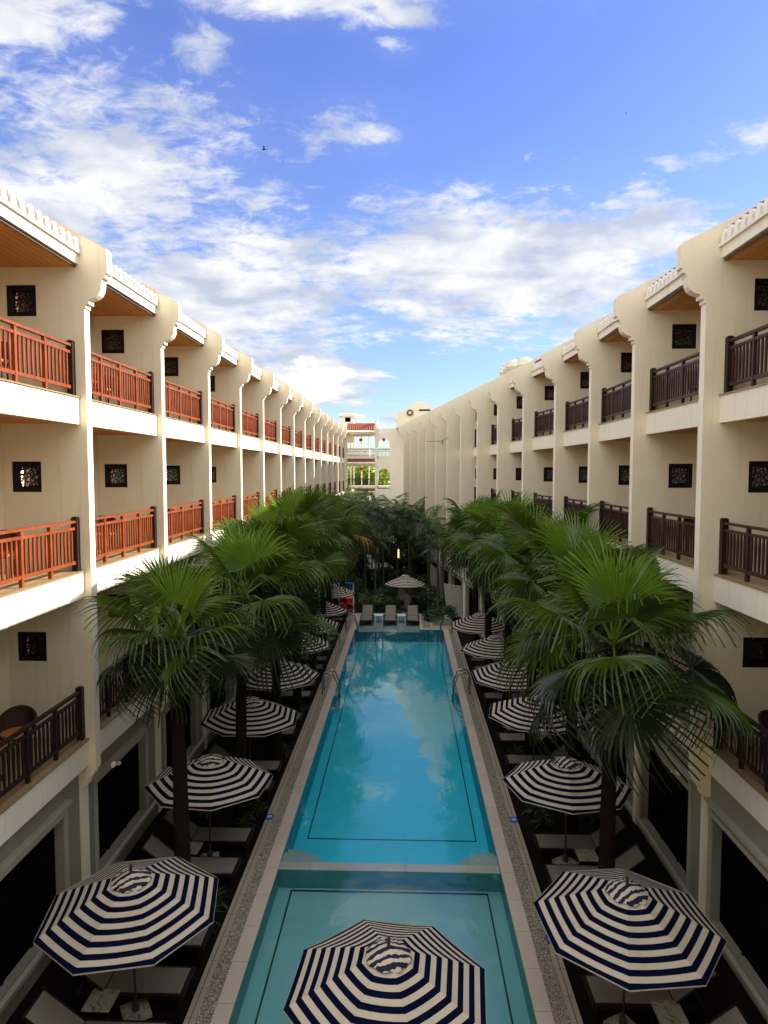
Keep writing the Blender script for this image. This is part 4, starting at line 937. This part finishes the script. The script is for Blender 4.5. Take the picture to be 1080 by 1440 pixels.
for i, (x, y, z) in enumerate(DT):
    t = thing('garden_tree', 'dense dark leafy tree, %s from the left among the slim palms of the far garden' % ordn(sorted(q[0] for q in DT).index(x)), 'tree', (x, y, GZ), 0, 'dark trees in the far garden')
    c = link('crown', dk[i % 2], t, (0, 0, z), i * 1.3); mb = MB(); mb.tube([(0, 0, 0), (.08, 0, z * .5), (0, .05, z)], [.1, .08, .05], 'slim', 8)
    for a in range(4): mb.tube([(0, 0, z * .45), (.6 * math.cos(a * 1.6), .6 * math.sin(a * 1.6), z + .1)], [.04, .02], 'slim', 5)
    mb.obj('trunk', t)
# tufts of strappy plants between loungers
def tuft(seed):
    r_ = random.Random(seed); mb = MB()
    for i in range(70):
        a = r_.uniform(0, 6.28); e = R(r_.uniform(20, 85)); l = r_.uniform(.25, .55); d = Vector((math.cos(a) * math.cos(e), math.sin(a) * math.cos(e), math.sin(e))); s = Vector((-math.sin(a), math.cos(a), 0)) * .014
        p1 = d * l * .6; p2 = p1 + (d + Vector((0, 0, -.9))).normalized() * l * .45
        mb.add([-s, s, p1 + s, p1 - s, p2], [(0, 1, 2, 3), (3, 2, 4)], 'shrub')
    return mb.mesh('foliage', fix=False)
tf = [tuft(1), tuft(2)]
TF = [(-3.75, 11.9), (-3.7, 12.35), (-3.9, 15.6), (-3.65, 16.1), (-3.6, 19.4), (-3.7, 23.0), (-3.8, 15.1), (3.3, 15.6), (3.2, 16.2), (3.35, 12.1), (3.2, 11.7), (3.3, 19.4), (-4.9, 15.8), (4.6, 15.9), (4.5, 12.2), (-4.9, 12.0), (3.3, 23.3), (3.2, 26.4)]
for i, (x, y) in enumerate(TF):
    o = link('strappy_plant', tf[i % 2], None, (x, y, GZ), i * 1.7); s = rnd.uniform(.8, 1.15); o.scale = (s, s, s)
    sd_ = 'left' if x < 0 else 'right'; nth = sorted([q[1] for q in TF if (q[0] < 0) == (x < 0)]).index(y)
    tag(o, 'low dark strappy plant between the loungers, %s from the camera on the %s' % (ordn(nth), sd_), 'plant', 'strappy plants by the loungers')

# low slanted garden walls by the right wing
for i, (pts, y0, y1, lab) in enumerate((([(1.75, GZ), (2.95, GZ), (2.95, 1.0), (1.75, 1.9)], 46.0, 46.25, 'pale garden wall with a slanting top behind the slim palms on the right'),
                                       ([(2.45, GZ), (3.6, GZ), (3.6, 1.55), (2.25, 1.75)], 38.6, 38.85, 'pale low wall at the far right corner of the terrace'))):
    t = thing('garden_wall', lab, 'wall', (0, 0, 0)); mb = MB(); mb.plate([pts], y0, y1, 'lowtrim', XZ); mb.obj('wall_body', t)
    mb = MB(); a, b = Vector((pts[3][0], (y0 + y1) / 2, pts[3][1] + .03)), Vector((pts[2][0], (y0 + y1) / 2, pts[2][1] + .03)); mb.bar(a, b, .32, .06, 'lowtrim'); mb.obj('wall_cap', t)
t = thing('garden_lantern', 'slim lit garden lamp glowing yellow among the far palms', 'lamp', (-.55, 52.0, GZ))
mb = MB(); mb.box(-.05, .05, -.05, .05, 0, 1.75, 'metal'); mb.obj('post', t); mb = MB(); mb.box(-.055, .055, -.055, .055, 1.751, 2.4, 'lamp'); mb.obj('lamp_shade', t); mb = MB(); mb.box(-.08, .08, -.08, .08, 2.401, 2.45, 'metal'); mb.obj('cap', t)

# bright trees and a lattice pylon beyond the gallery
for i, (x, y, z, rx, m_) in enumerate(((-7.0, 84, 9.0, 3.2, 0), (-3.9, 82, 9.3, 3.0, 0), (-.9, 86, 8.9, 3.0, 1), (-10.5, 88, 8.6, 3.4, 1))):
    t = thing('broadleaf_tree', ['sunlit yellow green tree behind the left of the far gallery', 'sunlit bright tree behind the middle of the far gallery', 'tree seen through the arches of the far block', 'tree behind the far end of the left wing'][i], 'tree', (x, y, GZ), 0, 'trees beyond the gallery')
    mb = None
    for q in range(6):
        a = q * 1.05; mb = leaf_cloud(900, rx * .5, rx * .5, 1.3, .17, ['treel', 'feathery'], 30 + i * 7 + q, (rx * .5 * math.cos(a), rx * .5 * math.sin(a), z - 1.2 + .8 * math.sin(q * 2.2)), .2, mb)
    mb.obj('crown', t, fix=False); mb = MB(); mb.tube([(0, 0, 0), (.1, 0, z * .4), (0, .1, z - 1)], [.22, .17, .08], 'slim', 8)
    for q in range(5): a = q * 1.26; mb.tube([(0, 0, z * .5), (rx * .4 * math.cos(a), rx * .4 * math.sin(a), z - .8)], [.09, .04], 'slim', 6)
    mb.obj('trunk', t)
t = thing('far_building', 'white lattice fronted building glimpsed through the top opening of the gallery', 'building', (-8.6, 92, 0))
mb = MB(); mb.box(.0, 3.6, 0, 3, GZ, 11.6, 'white'); mb.obj('wall', t)
mb = MB()
for q in range(7): mb.bar((.1 + q * .55, -.15, 8.6), (.1 + q * .55, -.15, 13.2), .07, .07, 'whitemetal')
for q in range(8):
    mb.bar((.1, -.15, 8.8 + q * .6), (3.5, -.15, 8.8 + q * .6), .06, .06, 'whitemetal')
mb.obj('lattice', t)

# ------------------------------------------------------------------ balcony furniture
def make_chair():
    t = thing('balcony_chair', '', 'chair')
    mb = MB(); pts = [(.27 * math.cos(a), .27 * math.sin(a)) for a in [6.2832 * k / 18 for k in range(18)]]; mb.plate([pts], .40, .43, 'rattan', lambda a, b, t_: (a, b, t_)); mb.obj('seat', t)
    mb = MB(); pts = [(.25 * math.cos(a), .25 * math.sin(a)) for a in [6.2832 * k / 18 for k in range(18)]]; mb.plate([pts], .431, .475, 'seat', lambda a, b, t_: (a, b, t_)); mb.obj('cushion', t)
    mb = MB(); arc = [math.pi * (.5 + (k / 14 - .5) * 1.25) for k in range(15)]
    mb.tube([(.31 * math.cos(a), .31 * math.sin(a), .66 + .16 * math.sin(max(0, a - math.pi * -.125) * 1) ** 2 if 0 else .64 + .18 * max(0, math.sin(a))) for a in arc], .022, 'rattan', 6)
    vs = []; 
    for a in arc[2:-2]: vs += [(.29 * math.cos(a), .29 * math.sin(a), .43), (.31 * math.cos(a), .31 * math.sin(a), .62 + .18 * max(0, math.sin(a)))]
    mb.add(vs, [(i * 2, i * 2 + 2, i * 2 + 3, i * 2 + 1) for i in range(len(vs) // 2 - 1)], 'rattan'); mb.obj('backrest', t)
    for a in range(4): g = MB(); c, s_ = math.cos(a * 1.571 + .785) * .22, math.sin(a * 1.571 + .785) * .22; g.tube([(c, s_, .4), (c * 1.15, s_ * 1.15, 0)], .017, 'rattan', 6); g.obj('leg', t)
    return t
def make_btable():
    t = thing('balcony_table', '', 'table')
    mb = MB(); mb.lathe([(0, .50), (.24, .50), (.25, .515), (.24, .53), (0, .53)], 'seat', 20); mb.obj('table_top', t); mb = MB(); mb.tube([(0, 0, .06), (0, 0, .5)], .03, 'rattan', 8); mb.lathe([(0, 0), (.18, 0), (.17, .03), (.04, .07), (0, .07)], 'rattan', 14); mb.obj('pedestal', t); return t
ch = make_chair(); bt = make_btable(); ff = [True, True]
bays = [(-1, 0, 0, 12.1 - 3.8, 'nearest lower'), (-1, 1, 0, 12.1 - 3.8, 'nearest middle'), (-1, 2, 0, 12.1 - 3.8, 'nearest top'), (-1, 1, 1, 12.1, 'second middle'), (-1, 2, 1, 12.1, 'second top'), (-1, 1, 2, 15.9, 'third middle'),
        (1, 1, 0, 12.1 - 3.62, 'nearest middle'), (1, 0, 0, 12.1 - 3.62, 'nearest lower'), (1, 1, 1, 12.1, 'second middle'), (1, 2, 1, 12.1, 'second top')]
for s, fi, k, y, nm in bays:
    z = FL[fi] + .009; fx = (5.81 + .13) if s < 0 else (5.27 + .29); side = 'left' if s < 0 else 'right'; off = 1.9 if k == 0 and fi == 0 else 1.6
    for j, (dx, dy, rz) in enumerate(((.95, off + 1.0, 0.3), (.95, off - .75, math.pi - .3))):
        loc = (s * (fx + dx - .12), y + dy, z); lab = 'dark round backed chair, %s one on the %s balcony of the %s wing' % ('farther' if j == 0 else 'closer', nm, side)
        if ff[0]: ff[0] = False; ch.location = loc; ch.rotation_euler = (0, 0, rz); ch['label'] = lab; ch['group'] = 'balcony chairs'
        else: dup(ch, loc, rz, lab, 'balcony chairs')
    loc = (s * (fx + .75), y + off + .15, z); lab = 'small round orange table on the %s balcony of the %s wing' % (nm, side)
    if ff[1]: ff[1] = False; bt.location = loc; bt['label'] = lab; bt['group'] = 'balcony tables'
    else: dup(bt, loc, 0, lab, 'balcony tables')

# birds high above
for i, (px, py, D) in enumerate(((375.5, 222, 60), (866, 182, 70))):
    t = thing('flying_bird', ['small dark bird gliding over the left cloud bank', 'tiny dark bird in the blue upper right sky'][i], 'bird', ((px - 570) / 940 * D, D, 8.3 + (664 - py) / 940 * D), 0, 'birds in the sky')
    s = .32 if i == 0 else .12
    mb = MB(); n = 10; mb.tube([(-s * .75, 0, 0), (-s * .5, 0, .01), (-s * .1, 0, .0), (s * .35, 0, .02), (s * .9, 0, .03)], [.01, s * .13, s * .17, s * .1, .01], 'bird', 8)
    for sg in (-1, 1): mb.add([(-s * .3, 0, .02), (s * .2, 0, .02), (s * .25, sg * s * 1.1, s * .5), (-s * .05, sg * s * 1.2, s * .55), (-s * .15, sg * s * .6, s * .35)], [(0, 1, 2, 3, 4)], 'bird')
    mb.obj('body', t)
